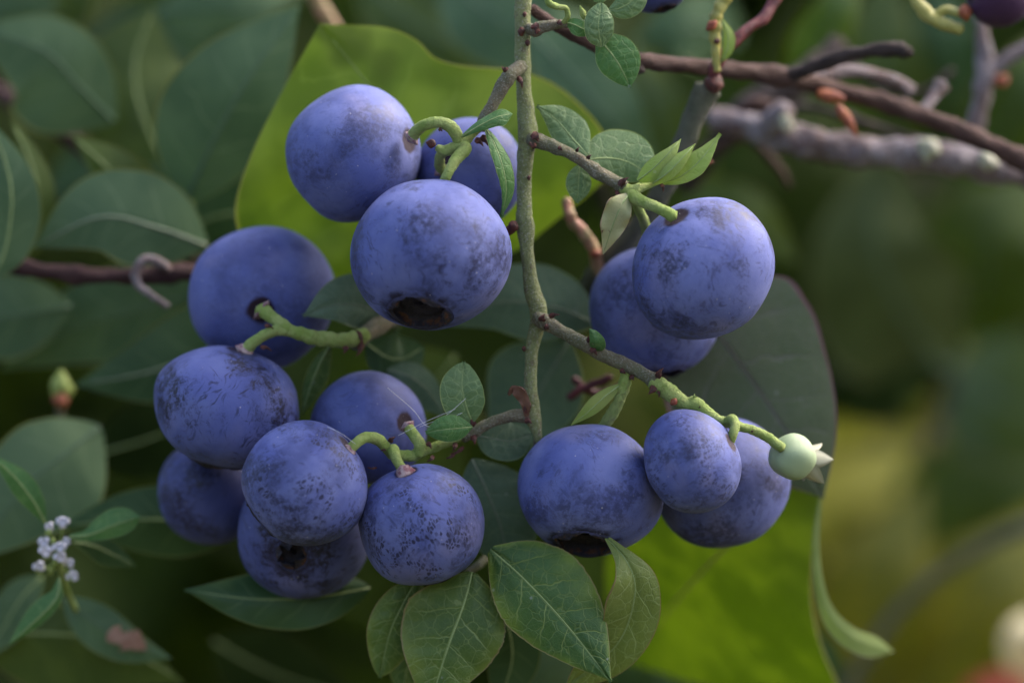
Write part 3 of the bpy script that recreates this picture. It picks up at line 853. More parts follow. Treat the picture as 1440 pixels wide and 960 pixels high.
st = tube('fruit_stalk', [(880, 524, -.6, 7), (878, 540, -.5, 9), (872, 560, 0, 8), (862, 580, 1, 8.5), (852, 594, 2, 8), (847, 606, 2.6, 8.5)], MAT['stalk'], tw, sides=14, step=2.5, rough=.03, rings=.04, ringf=.5, seed=15)
leaf(tw, [(874, 540, -.6), (852, 556, -1.6), (828, 578, -1.8), (803, 598, -1.2)], [(0, 2), (.25, 9), (.55, 10), (.8, 5), (1, 0)], [(0, 2), (.25, 8), (.55, 11), (.8, 6), (1, 0)], sl=.7, sr=-.4, mat=MAT['lime'], rib=1.1)
leaf(tw, [(835, 492, -1.4), (838, 482, -2.6), (834, 470, -2.6), (828, 462, -2)], [(0, 6), (.3, 9), (.7, 6), (1, 0)], [(0, 8), (.3, 14), (.7, 8), (1, 0)], sl=.6, sr=.2, curl=.4, mat=MAT['young'], rib=0)

# shoot to the crackled pair
s4 = tube('side_shoot', [(748, 588, 1.8, 9), (730, 584, 1.6, 9), (706, 588, 1.8, 8), (684, 597, 2, 8), (668, 606, 2.2, 8.5), (650, 616, 2.2, 7)], MAT['stem_brown'], tw, sides=12, step=3, rough=.06, knot=.07, seed=16)
for a in [(744, 580, .6, -4, -8, 16, 6), (738, 590, .6, 5, 3, 12, 6), (668, 598, 1, -5, -9, 12, 6), (664, 612, 1, 2, 8, 14, 6), (652, 628, 1.5, -12, 6, 22, 4), (640, 636, 1.5, -8, 5, 16, 4)]:
    bract(s4, *a)
leaf(tw, [(741, 586, .8), (736, 560, 0), (722, 546, .4), (716, 556, .8)], [(0, 3), (.3, 6), (.6, 9), (1, 1)], [(0, 3), (.3, 7), (.6, 7), (1, 1)], sl=.5, sr=-.5, wave=4, mat=MAT['brown_leaf'], rib=0, label='withered pinkish brown scrap of leaf by the main stem')
st = tube('fruit_stalk', [(652, 612, 2.2, 6), (628, 622, 2, 6.5), (600, 632, 1.6, 7.5), (580, 640, 1, 8), (562, 640, .4, 8), (548, 632, 0, 8)], MAT['stalk'], tw, sides=14, step=2.5, rough=.05, rings=.04, ringf=.6, seed=17)
for a in [(610, 640, .6, -7, 6, 13, 4), (548, 622, -1.4, 6, -6, 12, 5), (545, 628, -1.4, -8, 4, 12, 4), (530, 657, -.6, -12, 0, 14, 2), (600, 622, .4, 5, 7, 12, 5), (640, 622, 1, -3, 10, 13, 5)]:
    bract(st, *a)
st = tube('fruit_stalk', [(552, 640, 0, 7.5), (542, 628, -1, 8), (530, 617, -2, 8.5), (514, 615, -3, 8), (502, 622, -3.8, 7.5), (492, 632, -4, 8)], MAT['stalk'], tw, sides=16, step=2, rough=.02, rings=.025, seed=18)
collar(st, 490, 634, -4, -6, 7, 9, 7)
st = tube('fruit_stalk', [(556, 638, 0, 7), (553, 632, -1.2, 8.5), (556, 642, -2, 8), (561, 652, -2.4, 7), (566, 660, -2.8, 7.5)], MAT['stalk'], tw, sides=14, step=2, rough=.02, seed=19)
collar(st, 571, 668, -3.2, 5, 9, 12, 12)
st = tube('fruit_stalk', [(588, 640, 1, 7.5), (590, 624, .6, 8.5), (582, 612, .8, 8), (575, 602, 1.4, 8)], MAT['stalk'], tw, sides=14, step=2, rough=.02, rings=.03, seed=20)
collar(st, 572, 598, 1.8, -5, -7, 9, 8)
leaf(tw, [(664, 594, 1), (656, 572, .4), (650, 545, .2), (652, 509, .8)], prof('round', 32), prof('round', 29), sl=.15, sr=-.1, mat=MAT['pale'], quilt=1.4, rib=1.4)
leaf(tw, [(664, 600, .2), (645, 602, -.6), (622, 604, -.8), (599, 608, -.2)], prof('ellip', 18), prof('ellip', 20), sl=.3, sr=.2, mat=MAT['young'], quilt=1.2, rib=1.2)

# top shoot with round pale leaves
s5 = tube('side_shoot', [(742, 40, 1.6, 7), (752, 42, 1, 9), (768, 37, .6, 8), (786, 34, .4, 6.5), (800, 36, .4, 4)], MAT['stem_brown'], tw, sides=12, step=2.5, rough=.07, knot=.07, seed=21)
for a in [(750, 34, -.4, 3, 9, 14, 8), (758, 46, -.2, -4, -6, 10, 6), (784, 30, -.4, 5, 6, 9, 5)]:
    bract(s5, *a)
tube('tendril', [(790, 34, .2, 3), (798, 24, -.4, 4), (796, 12, -.8, 4), (784, 10, -1, 4.5), (772, 4, -1.2, 5), (768, -8, -1.2, 4)], MAT['stalk'], tw, sides=10, step=2, seed=22)
bud(tw, 822, 27, 0, -6, -18, 20, 4.5, 'stalk')
leaf(tw, [(795, 32, .2), (806, 34, -.4), (818, 40, -.6), (834, 47, -.2)], prof('ellip', 10), prof('ellip', 13), sl=.3, sr=.2, mat=MAT['young'], rib=1)
leaf(tw, [(838, 54, .6), (852, 66, .4), (870, 90, .4), (886, 122, 1)], prof('ellip', 34), prof('ellip', 27), sl=.2, sr=.15, mat=MAT['young'], quilt=1.5, rib=1.5)
leaf(tw, [(846, 66, -.6), (842, 46, -1.2), (842, 28, -1.2), (846, 4, -.6)], prof('round', 20), prof('round', 22), sl=.2, sr=.15, mat=MAT['pale'], quilt=1.4, rib=1.3)
leaf(tw, [(856, 14, 1), (872, 12, .8), (890, 0, .6), (908, -22, 1)], prof('ellip', 22), prof('ellip', 20), sl=.2, sr=.2, mat=MAT['pale'], quilt=1.2, rib=1.2)
leaf(tw, [(835, 2, 1.4), (842, -6, 1), (850, -20, 1)], prof('ellip', 12), prof('ellip', 12), mat=MAT['pale'], rib=0)

# leaves at the foot of the twig
s6 = tube('side_shoot', [(757, 616, 2.5, 6), (752, 640, 9, 6), (735, 700, 15, 6), (705, 760, 15, 6), (678, 790, 11, 6), (655, 806, 7, 5)], MAT['stem_brown'], tw, sides=10, step=4, seed=23)
leaf(tw, [(664, 804, 2), (652, 850, .8), (628, 915, .4), (602, 1000, 1.2)], prof('ovate', 70), prof('ovate', 76), sl=.15, sr=.25, mat=MAT['yellowgreen'], quilt=3.0, rib=1.4, wave=6, wavef=2, nu=60, nv=12, serr=.006)
leaf(tw, [(690, 772, 1), (735, 812, -.8), (795, 876, -2.2), (860, 958, -2.6)], prof('ovate', 72), prof('ovate', 62), sl=.25, sr=.22, mat=MAT['green'], quilt=3.2, rib=1.5, wave=5, wavef=1.6, ph=1, nu=60, nv=12, serr=.006)
leaf(tw, [(590, 808, 4), (566, 850, 3.6), (548, 890, 4), (534, 952, 5)], prof('ellip', 42), prof('ellip', 34), sl=.3, sr=.1, mat=MAT['yellowgreen'], quilt=2.0, rib=1.1, wave=4, nu=50, nv=10)
leaf(tw, [(850, 752, -2.2), (882, 790, -3.0), (893, 835, -2.0), (868, 905, .5), (795, 965, 2)], [(0, 3), (.12, 10), (.3, 32), (.45, 40), (.65, 36), (.85, 24), (1, 0)], [(0, 2), (.12, 12), (.3, 30), (.45, 38), (.65, 30), (.85, 22), (1, 0)], sl=.35, sr=-.55, mat=MAT['curled'], quilt=2.2, rib=1.2, wave=5, wavef=1.5, nu=60, nv=10)
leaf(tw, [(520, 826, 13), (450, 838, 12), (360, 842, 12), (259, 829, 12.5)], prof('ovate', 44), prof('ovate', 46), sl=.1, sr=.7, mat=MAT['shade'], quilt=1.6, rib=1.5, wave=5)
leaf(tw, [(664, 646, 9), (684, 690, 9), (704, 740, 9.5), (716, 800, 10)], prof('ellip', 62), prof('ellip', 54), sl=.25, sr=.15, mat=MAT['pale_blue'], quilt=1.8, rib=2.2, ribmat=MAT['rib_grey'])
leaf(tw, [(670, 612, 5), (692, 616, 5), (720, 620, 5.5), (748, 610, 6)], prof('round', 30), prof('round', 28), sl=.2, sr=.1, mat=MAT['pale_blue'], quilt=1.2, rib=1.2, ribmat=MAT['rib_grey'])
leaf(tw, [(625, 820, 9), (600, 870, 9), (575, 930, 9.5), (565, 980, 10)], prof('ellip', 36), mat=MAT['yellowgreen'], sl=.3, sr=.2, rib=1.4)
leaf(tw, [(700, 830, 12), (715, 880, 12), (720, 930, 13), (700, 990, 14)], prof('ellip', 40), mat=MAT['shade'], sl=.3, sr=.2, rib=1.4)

# ------------------------------------------------------------------ forked shoot of the blurred berries
fk = thing('berry_shoot', 'forked green fruit stalk with narrow leaves holding the soft blurred blueberry', 'shoot', P(535, 455, 13))
tube('woody_stem', [(620, 440, 16, 9), (560, 448, 13, 10), (532, 458, 10.5, 13), (510, 474, 8, 12), (497, 486, 7, 10)], MAT['stem_brown'], fk, sides=12, step=4, rough=.06, seed=31)
st = tube('fruit_stalk', [(515, 470, 7.5, 10), (490, 478, 6, 11), (462, 477, 5, 11), (438, 474, 4.2, 10), (418, 468, 4, 10), (402, 462, 4, 8)], MAT['stalk'], fk, sides=14, step=3, rough=.05, rings=.06, ringf=.4, seed=32)
for a in [(486, 486, 5, -2, 7, 12, 6), (500, 466, 6, 6, 12, 22, 6), (508, 480, 6, -6, 16, 24, 6), (372, 458, 3.6, 10, 3, 14, 4), (366, 488, 3.8, 12, 4, 18, 4)]:
    bract(st, *a)
st = tube('fruit_stalk', [(412, 468, 4, 8), (400, 458, 4, 8.5), (388, 450, 4.6, 8.5), (376, 441, 5.4, 10), (368, 436, 6.2, 11)], MAT['stalk'], fk, sides=14, step=2.5, rough=.03, rings=.04, ringf=.6, seed=33)
collar(st, 367, 436, 6.4, -5, -4, 13, 6)
st = tube('fruit_stalk', [(410, 466, 4, 8), (392, 464, 4, 8), (374, 470, 4.2, 8), (358, 480, 4.4, 8), (346, 492, 4.8, 9)], MAT['stalk'], fk, sides=14, step=2.5, rough=.03, rings=.03, ringf=.6, seed=34)
collar(st, 343, 496, 5, -5, 6, 12, 9)
leaf(fk, [(552, 452, 13), (515, 432, 10.5), (475, 428, 8.8), (426, 444, 7.6)], prof('ovate', 32), prof('ovate', 46), sl=-.05, sr=.1, mat=MAT['pale_blue'], quilt=1.4, rib=1.4, ribmat=MAT['rib_grey'])
leaf(fk, [(466, 482, 9), (450, 510, 9.5), (436, 545, 10), (424, 585, 10)], prof('lance', 20), prof('lance', 12), sl=.6, sr=.3, mat=MAT['yellowgreen'], rib=1.2)
leaf(fk, [(515, 482, 15), (540, 500, 15), (565, 505, 16), (596, 488, 17)], prof('ellip', 48), prof('ellip', 34), sl=.3, mat=MAT['shade'], rib=1.2)
leaf(fk, [(545, 520, 15), (575, 528, 15), (602, 550, 16), (625, 585, 17)], prof('ovate', 22), prof('ovate', 40), sl=.3, mat=MAT['bluegreen'], rib=1.2, ribmat=MAT['rib_grey'])

# ------------------------------------------------------------------ shoots with leaves behind
sh = thing('leafy_shoot', 'shoot with one broad bright yellow-green leaf behind the topmost berries', 'shoot', P(700, 372, 30))
tube('stem', [(690, 372, 27, 6), (720, 420, 32, 8), (760, 520, 40, 9)], MAT['stem_brown'], sh, seed=41)
leaf(sh, [(690, 372, 24), (640, 280, 19.5), (550, 160, 17.5), (450, 34, 15)], [(0, 30), (.2, 170), (.42, 262), (.6, 275), (.72, 245), (.83, 172), (.92, 85), (.97, 32), (1, 0)],
     [(0, 60), (.1, 200), (.2, 226), (.3, 220), (.42, 200), (.5, 172), (.6, 122), (.67, 98), (.76, 92), (.86, 68), (.94, 30), (1, 0)], sl=.05, sr=.10, wave=14, wavef=2.2, ph=.6, mat=MAT['bright'], rib=2.2, ribmat=MAT['stalk'], nu=60, nv=12, quilt=2.0)

sh = thing('leafy_shoot', 'shoot with blue-green leaves directly behind the main stem', 'shoot', P(800, 600, 26))
tube('stem', [(800, 470, 24, 5), (845, 400, 22, 9), (838, 380, 22, 10)], MAT['bark_dark'], sh, seed=42)
leaf(sh, [(838, 455, 20), (780, 432, 19), (700, 425, 19), (622, 458, 20)], prof('ovate', 52), prof('ovate', 56), sl=.1, sr=.2, mat=MAT['pale_blue'], rib=1.5, ribmat=MAT['rib_grey'])
leaf(sh, [(800, 480, 23), (770, 530, 23), (740, 580, 23.5), (690, 640, 24)], prof('ovate', 62), prof('ovate', 80), sl=.1, sr=.1, mat=MAT['bluegreen'], rib=1.5, ribmat=MAT['rib_grey'])
leaf(sh, [(640, 500, 45), (600, 560, 45), (590, 640, 46), (640, 700, 48)], prof('round', 90), mat=MAT['moss'], rib=1.5)

sh = thing('leafy_shoot', 'shoot with a dull red-edged leaf and a bright curling leaf behind the unripe berry', 'shoot', P(960, 420, 30))
tube('stem', [(960, 410, 26, 8), (930, 360, 30, 9), (905, 300, 34, 10)], MAT['bark_greygreen'], sh, seed=43)
leaf(sh, [(975, 425, 21), (1040, 510, 19), (1105, 605, 18), (1158, 700, 19)], [(0, 6), (.05, 70), (.12, 112), (.3, 128), (.5, 108), (.7, 78), (.88, 36), (1, 0)], [(0, 6), (.05, 50), (.15, 90), (.4, 125), (.6, 110), (.8, 60), (1, 0)], sl=.05, sr=.15, mat=MAT['olive_dark'], rib=1.8, ribmat=MAT['bark_greygreen'], nu=50, quilt=1.5)
leaf(sh, [(1165, 630, 21), (1085, 712, 24), (990, 800, 34), (880, 930, 58)], [(0, 4), (.12, 52), (.22, 98), (.31, 148), (.37, 194), (.43, 246), (.5, 262), (.58, 245), (.7, 195), (.86, 110), (1, 0)], [(0, 6), (.15, 50), (.4, 120), (.6, 130), (.8, 90), (1, 0)], sl=.10, sr=.1, wave=8, mat=MAT['curling'], rib=2.4, ribmat=MAT['margin'], nu=60, nv=12, quilt=1.2)
leaf(sh, [(1157, 670, 19.5), (1147, 770, 19.5), (1160, 850, 20), (1196, 894, 22), (1256, 916, 27)], [(0, 2), (.25, 5), (.5, 8), (.75, 14), (.9, 13), (1, 0)], [(0, 2), (.25, 5), (.5, 9), (.75, 18), (.9, 16), (1, 0)], sl=.3, sr=.3, mat=MAT['margin'], rib=0)

# left: a cluster round a blurred shoot
sh = thing('leafy_shoot', 'blurred shoot with broad deep green leaves beside the brown branch', 'shoot', P(262, 300, 38.5))
tube('stem', [(262, 300, 38.5, 9), (262, 330, 41.4, 9), (280, 420, 57.7, 8), (290, 560, 74, 9)], MAT['bark_plum'], sh, seed=44)
tube('side_stem', [(-30, 110, 62, 10), (50, 165, 56, 12), (110, 205, 54, 12), (200, 300, 54, 9)], MAT['bark_plum'], sh, seed=49, knot=.1)
bud(sh, 262, 300, 34.8, -2, -16, 26, 12, 'floret_green')
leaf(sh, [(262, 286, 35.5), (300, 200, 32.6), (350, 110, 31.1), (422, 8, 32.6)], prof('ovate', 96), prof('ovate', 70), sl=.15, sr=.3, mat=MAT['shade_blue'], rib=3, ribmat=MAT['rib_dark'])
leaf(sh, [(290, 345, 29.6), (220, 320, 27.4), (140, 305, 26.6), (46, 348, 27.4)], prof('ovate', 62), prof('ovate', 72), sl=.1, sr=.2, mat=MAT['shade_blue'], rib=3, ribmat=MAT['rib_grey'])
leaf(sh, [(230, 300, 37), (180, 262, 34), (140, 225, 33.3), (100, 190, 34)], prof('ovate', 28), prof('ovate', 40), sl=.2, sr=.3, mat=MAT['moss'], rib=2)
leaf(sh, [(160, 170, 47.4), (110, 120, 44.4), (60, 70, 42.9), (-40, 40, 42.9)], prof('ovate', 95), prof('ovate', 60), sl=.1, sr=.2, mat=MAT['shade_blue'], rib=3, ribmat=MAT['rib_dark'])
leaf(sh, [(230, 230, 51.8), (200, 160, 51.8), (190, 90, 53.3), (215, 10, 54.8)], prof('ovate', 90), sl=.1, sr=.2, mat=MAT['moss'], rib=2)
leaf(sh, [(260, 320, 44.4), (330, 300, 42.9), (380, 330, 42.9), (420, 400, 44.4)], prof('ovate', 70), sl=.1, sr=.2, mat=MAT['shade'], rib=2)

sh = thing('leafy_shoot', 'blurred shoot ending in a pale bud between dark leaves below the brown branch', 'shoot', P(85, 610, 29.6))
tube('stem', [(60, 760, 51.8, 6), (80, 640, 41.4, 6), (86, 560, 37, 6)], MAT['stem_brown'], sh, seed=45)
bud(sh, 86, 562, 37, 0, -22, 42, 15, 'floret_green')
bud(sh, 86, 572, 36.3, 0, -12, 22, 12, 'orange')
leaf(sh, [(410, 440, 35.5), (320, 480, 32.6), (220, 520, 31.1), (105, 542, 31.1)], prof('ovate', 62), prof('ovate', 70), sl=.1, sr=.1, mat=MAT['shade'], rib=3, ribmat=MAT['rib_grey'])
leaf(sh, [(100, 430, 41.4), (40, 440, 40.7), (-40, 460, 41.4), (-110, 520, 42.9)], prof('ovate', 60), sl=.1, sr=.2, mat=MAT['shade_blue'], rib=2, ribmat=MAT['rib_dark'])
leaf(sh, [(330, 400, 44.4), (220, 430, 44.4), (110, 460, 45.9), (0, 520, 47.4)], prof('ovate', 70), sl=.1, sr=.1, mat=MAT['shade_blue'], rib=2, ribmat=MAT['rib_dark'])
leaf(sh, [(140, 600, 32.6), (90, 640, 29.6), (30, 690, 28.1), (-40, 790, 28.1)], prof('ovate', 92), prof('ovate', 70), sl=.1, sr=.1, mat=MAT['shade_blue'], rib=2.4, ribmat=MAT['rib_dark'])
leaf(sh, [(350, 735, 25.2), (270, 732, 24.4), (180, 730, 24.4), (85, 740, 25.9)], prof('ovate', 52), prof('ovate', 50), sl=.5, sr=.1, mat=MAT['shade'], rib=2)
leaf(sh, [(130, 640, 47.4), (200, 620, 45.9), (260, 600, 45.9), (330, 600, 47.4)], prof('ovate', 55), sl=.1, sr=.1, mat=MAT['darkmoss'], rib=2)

sh = thing('leafy_shoot', 'shoot with a pale edged grey-green leaf at the margin above the brown branch', 'shoot', P(-10, 380, 25.2))
tube('stem', [(-30, 520, 28.1, 8), (-20, 440, 26.6, 8), (-12, 380, 25.2, 7)], MAT['bark_plum'], sh, seed=46)
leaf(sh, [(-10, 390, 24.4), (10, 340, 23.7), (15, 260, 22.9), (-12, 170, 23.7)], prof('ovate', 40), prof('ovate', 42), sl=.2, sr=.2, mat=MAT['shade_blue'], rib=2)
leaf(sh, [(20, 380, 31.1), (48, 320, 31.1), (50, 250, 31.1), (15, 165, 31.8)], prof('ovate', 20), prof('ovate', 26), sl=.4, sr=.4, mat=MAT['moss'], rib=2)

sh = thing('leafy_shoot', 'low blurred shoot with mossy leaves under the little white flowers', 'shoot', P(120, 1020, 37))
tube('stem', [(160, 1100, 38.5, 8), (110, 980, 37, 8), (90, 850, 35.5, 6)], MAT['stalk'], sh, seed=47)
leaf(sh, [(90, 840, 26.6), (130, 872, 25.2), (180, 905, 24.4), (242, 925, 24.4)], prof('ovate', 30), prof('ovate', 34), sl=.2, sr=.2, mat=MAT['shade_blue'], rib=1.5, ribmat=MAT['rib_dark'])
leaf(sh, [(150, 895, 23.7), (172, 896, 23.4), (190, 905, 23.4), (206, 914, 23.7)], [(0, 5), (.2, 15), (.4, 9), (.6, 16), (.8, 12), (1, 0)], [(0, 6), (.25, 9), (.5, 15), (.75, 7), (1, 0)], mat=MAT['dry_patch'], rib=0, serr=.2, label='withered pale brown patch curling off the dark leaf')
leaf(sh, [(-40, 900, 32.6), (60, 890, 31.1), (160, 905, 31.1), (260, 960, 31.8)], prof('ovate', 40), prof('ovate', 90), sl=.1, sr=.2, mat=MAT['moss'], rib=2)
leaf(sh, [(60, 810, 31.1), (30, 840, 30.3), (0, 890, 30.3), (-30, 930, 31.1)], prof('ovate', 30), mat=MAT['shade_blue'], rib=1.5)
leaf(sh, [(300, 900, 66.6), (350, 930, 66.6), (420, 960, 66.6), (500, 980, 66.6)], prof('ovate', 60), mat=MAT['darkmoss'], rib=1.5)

# weed with white florets
wd = thing('flowering_weed', 'little weed with a cluster of tiny white flowers and narrow green leaves', 'weed', P(92, 860, 15))
tube('stem', [(150, 960, 48, 4), (128, 900, 38, 4.5), (98, 840, 22, 4.5), (82, 790, 14, 4)], MAT['stalk'], wd, seed=48)
leaf(wd, [(64, 736, 13.5), (48, 706, 12.5), (22, 672, 12), (-12, 640, 12)], prof('lance', 17), prof('lance', 19), sl=.3, sr=.2, mat=MAT['young'], rib=1.5)
leaf(wd, [(98, 754, 13), (125, 752, 12), (160, 738, 11.5), (197, 726, 12)], [(0, 3), (.2, 7), (.5, 20), (.75, 22), (.92, 12), (1, 0)], [(0, 3), (.2, 6), (.5, 15), (.75, 17), (.92, 10), (1, 0)], sl=.3, sr=.2, mat=MAT['young'], rib=1.3)
leaf(wd, [(104, 762, 17), (130, 766, 18), (160, 780, 19), (192, 796, 20)], prof('lance', 18), prof('lance', 20), sl=.3, sr=.2, mat=MAT['shade'], rib=1.3)
leaf(wd, [(84, 812, 14), (80, 840, 13.5), (52, 870, 13), (12, 906, 13)], prof('lance', 10), prof('lance', 20), sl=.5, sr=.2, mat=MAT['young'], rib=1.3)
for i, (fx, fy, fd, fr, white) in enumerate([(88, 732, 13, 10, 1), (70, 745, 12.4, 9, 0), (66, 776, 12.2, 10, 1), (84, 768, 11.8, 10, 1), (60, 762, 12.8, 9, 1), (86, 784, 12.2, 9, 1), (98, 790, 13, 8, 1), (68, 740, 13, 7, 1),
                                             (56, 797, 15, 9, 1), (103, 808, 15, 9, 1), (76, 757, 12.2, 8, 0), (78, 788, 12.4, 8, 0), (94, 760, 13.4, 7, 1), (72, 800, 15, 8, 0)]):
    fl = bud(wd, fx - 2, fy + fr, fd + .3, 1, -fr, fr * 1.3, fr * .5, 'floret_green', name='floret')
    tube('flower_stalk', [(82, 792, 14, 1.6), ((fx + 82) / 2, (fy + 796) / 2, fd + 1.4, 1.6), (fx, fy + fr * .6, fd + .4, 1.6)], MAT['stalk'], wd, sides=6, step=5)
    if white:
        for k in range(4):
            a = k * math.pi / 2 + i
            ca, sa = math.cos(a), math.sin(a)
            q_ = fr * (1.05 + .3 * math.sin(i * 3 + k * 1.7)); tz = .45 * math.sin(i * 2.3)
            leaf(fl, [(fx, fy, fd), (fx + ca * q_ * .5, fy + sa * q_ * .42, fd - .4 - tz * ca), (fx + ca * q_, fy + sa * q_ * .8, fd - .1 - 1.6 * tz * ca)],
                 [(0, fr * .12), (.4, fr * .36), (.75, fr * .46), (.95, fr * .28), (1, 0)], mat=MAT['petal'], thick=.12, nu=8, nv=3, rib=0, curl=.2, wave=fr * .15, ph=k * 2.1 + i, name='petal')

# ------------------------------------------------------------------ bare branches
br = thing('brown_branch', 'purple brown branch with a curled tendril running in beside the blurred blueberry', 'branch', P(0, 368, 38))
tube('wood', [(-60, 350, 27, 14), (0, 366, 27, 15), (30, 375, 26, 14), (100, 386, 25, 13), (200, 388, 25, 13), (240, 384, 25, 14), (275, 384, 25, 12), (350, 392, 27, 10), (480, 400, 32, 8)], MAT['bark_plum'], br, sides=14, step=5, rough=.07, knot=.10, seed=51)
tube('tendril', [(238, 380, 24, 6), (222, 368, 23, 7), (204, 365, 22.6, 7), (192, 378, 22.4, 7), (194, 400, 22.4, 6), (214, 416, 22.6, 5), (236, 431, 23, 4)], MAT['bark_grey'], br, sides=10, step=3, seed=52)
bud(br, 238, 384, 24.2, -8, -10, 24, 9, 'bark_plum')

br = thing('reddish_branch', 'thin reddish brown branch crossing behind the round pale leaves to the far edge', 'branch', P(1110, 112, 22))
tube('wood', [(748, 12, 3.5, 7.6), (775, 32, 5, 8.4), (800, 46, 6, 9.2), (860, 74, 8, 10.9), (905, 86, 10, 11.8), (1000, 96, 16, 11.8), (1100, 108, 21, 14.3), (1180, 128, 25, 12.6), (1260, 150, 26, 13.4), (1350, 184, 26, 14.3), (1440, 226, 26, 15.1), (1520, 260, 26, 15.1)], MAT['bark_red'], br, sides=16, step=5, rough=.06, knot=.075, seed=53)
tube('side_twig', [(1105, 108, 21, 11), (1150, 92, 20, 10), (1190, 78, 19, 10), (1240, 70, 18, 10), (1272, 70, 17.5, 12)], MAT['bark_dark'], br, sides=12, step=4, rough=.07, knot=.09, seed=54)
bud(br, 1264, 70, 17.3, 12, 4, 22, 10, 'bark_dark')
tube('side_twig', [(1130, 112, 24, 9), (1200, 100, 27, 9), (1260, 115, 30, 9), (1280, 130, 31, 11)], MAT['bark_grey'], br, sides=10, step=5, rough=.1, seed=55)
bud(br, 1178, 148, 23, 26, 40, 52, 8, 'orange')
bud(br, 1150, 132, 22.5, 30, 6, 40, 10, 'orange')
tube('side_twig', [(1290, 165, 27, 8), (1310, 140, 29, 9), (1325, 118, 30, 12)], MAT['bark_grey'], br, sides=10, step=5, rough=.1, seed=56)
bud(br, 900, 92, 9, -4, 12, 14, 9, 'bark_dark')

br = thing('grey_branch', 'thick grey lichen-spotted branch out of focus under the reddish branch', 'branch', P(1080, 190, 42))
tube('wood', [(1000, 165, 44, 17.2), (1060, 180, 42, 22.4), (1130, 200, 40, 23.2), (1220, 214, 39, 22.4), (1310, 220, 39, 22.4), (1400, 236, 40, 21.5), (1520, 262, 42, 22.4)], MAT['bark_grey'], br, sides=20, step=5, rough=.07, knot=.09, seed=57)
tube('side_twig', [(1080, 180, 40, 16), (1092, 165, 39, 20), (1104, 150, 38, 14)], MAT['bark_grey'], br, sides=10, step=5, rough=.12, seed=58)
for px, py, r in [(1306, 208, 14), (1106, 174, 9), (1390, 226, 11)]:
    v, f = tube_geo([(px - r, py, 37.5, r * .4), (px, py, 36.8, r), (px + r, py + 4, 37.5, r * .4)], sides=12, step=3, rough=.3, seed=px)
    add('lichen', v, f, MAT['sepal'], br)

br = thing('dark_branch', 'dark shaded tangle of old wood behind the grey stub', 'branch', P(1040, 160, 55))
tube('wood', [(960, 260, 60, 16), (1010, 200, 56, 18), (1060, 150, 54, 22), (1120, 120, 54, 20), (1180, 60, 58, 14)], MAT['bark_dark'], br, sides=12, step=6, rough=.1, seed=59)
tube('side_twig', [(1030, 200, 50, 8), (1040, 170, 46, 9), (1060, 145, 44, 9), (1085, 150, 44, 8)], MAT['bark_red'], br, sides=10, step=5, rough=.1, seed=60)

tube('side_twig', [(1080, 170, 48, 6), (1130, 150, 46, 6), (1200, 168, 45, 6), (1290, 196, 46, 5)], MAT['bark_dark'], br, sides=8, step=5, rough=.1, knot=.1, seed=80)
tube('side_twig', [(1000, 210, 52, 6), (1050, 195, 50, 6), (1090, 230, 50, 6), (1110, 262, 52, 5)], MAT['bark_red'], br, sides=8, step=5, rough=.1, knot=.1, seed=81)
tube('side_twig', [(1180, 60, 58, 7), (1220, 110, 54, 7), (1290, 130, 52, 6), (1340, 100, 52, 5)], MAT['bark_dark'], br, sides=8, step=5, rough=.1, knot=.1, seed=82)

br = thing('stub_twig', 'grey-green cut stub topped by a red bud and yellowing stalk above the plump berry', 'twig', P(995, 125, 11))
tube('wood', [(820, 420, 24, 12), (840, 380, 21, 13), (890, 330, 17, 14), (935, 262, 14, 15), (962, 200, 12.5, 15), (980, 155, 12, 17), (995, 124, 11.5, 20)], MAT['bark_greygreen'], br, sides=14, step=5, rough=.04, seed=61)
bud(br, 1000, 128, 10.5, 6, -14, 26, 15, 'bract')
tube('red_shoot', [(1002, 112, 10.6, 9), (1006, 96, 10.4, 9), (1015, 80, 10.2, 7), (1030, 62, 11, 8), (1050, 42, 12, 8), (1074, 26, 13, 9), (1095, -10, 15, 8)], MAT['red_twig'], br, sides=10, step=4, rough=.08, knot=.12, seed=62)
tube('fruit_stalk', [(1008, 100, 10, 6), (1006, 62, 9.6, 7), (1006, 30, 9.6, 9), (1014, 8, 9.6, 9), (1030, -20, 9.6, 9)], MAT['stalk_yellow'], br, sides=12, step=3, rough=.08, rings=.06, ringf=.4, seed=63)
bud(br, 1004, 40, 8.6, -5, -6, 12, 9, 'orange')
bud(br, 1006, 56, 8.6, 5, 5, 8, 5, 'bract')
leaf(br, [(1014, 88, 9.6), (1022, 72, 9), (1024, 50, 8.8), (1016, 26, 9)], prof('lance', 8), prof('lance', 10), sl=.5, sr=.3, mat=MAT['lime'], rib=1)
tube('side_twig', [(845, 382, 20, 10), (838, 362, 19, 9), (834, 348, 18, 9), (822, 330, 17, 8), (806, 312, 16.5, 9), (799, 296, 16, 8), (796, 280, 16, 6)], MAT['pink_twig'], br, sides=12, step=3, rough=.1, rings=.07, ringf=.35, seed=64)
bud(br, 836, 352, 17.3, 2, 8, 12, 8, 'orange')
tube('side_twig', [(800, 560, 19, 5), (815, 548, 18.4, 6), (840, 538, 18, 6), (860, 530, 18, 5)], MAT['red_twig'], br, sides=10, step=3, rough=.12, seed=65)
tube('side_twig', [(806, 532, 19.4, 5), (826, 548, 19, 5), (848, 552, 19, 5), (880, 540, 19, 5)], MAT['red_twig'], br, sides=10, step=3, rough=.12, seed=66)
bud(br, 950, 240, 13.2, 24, -6, 54, 7, 'orange')

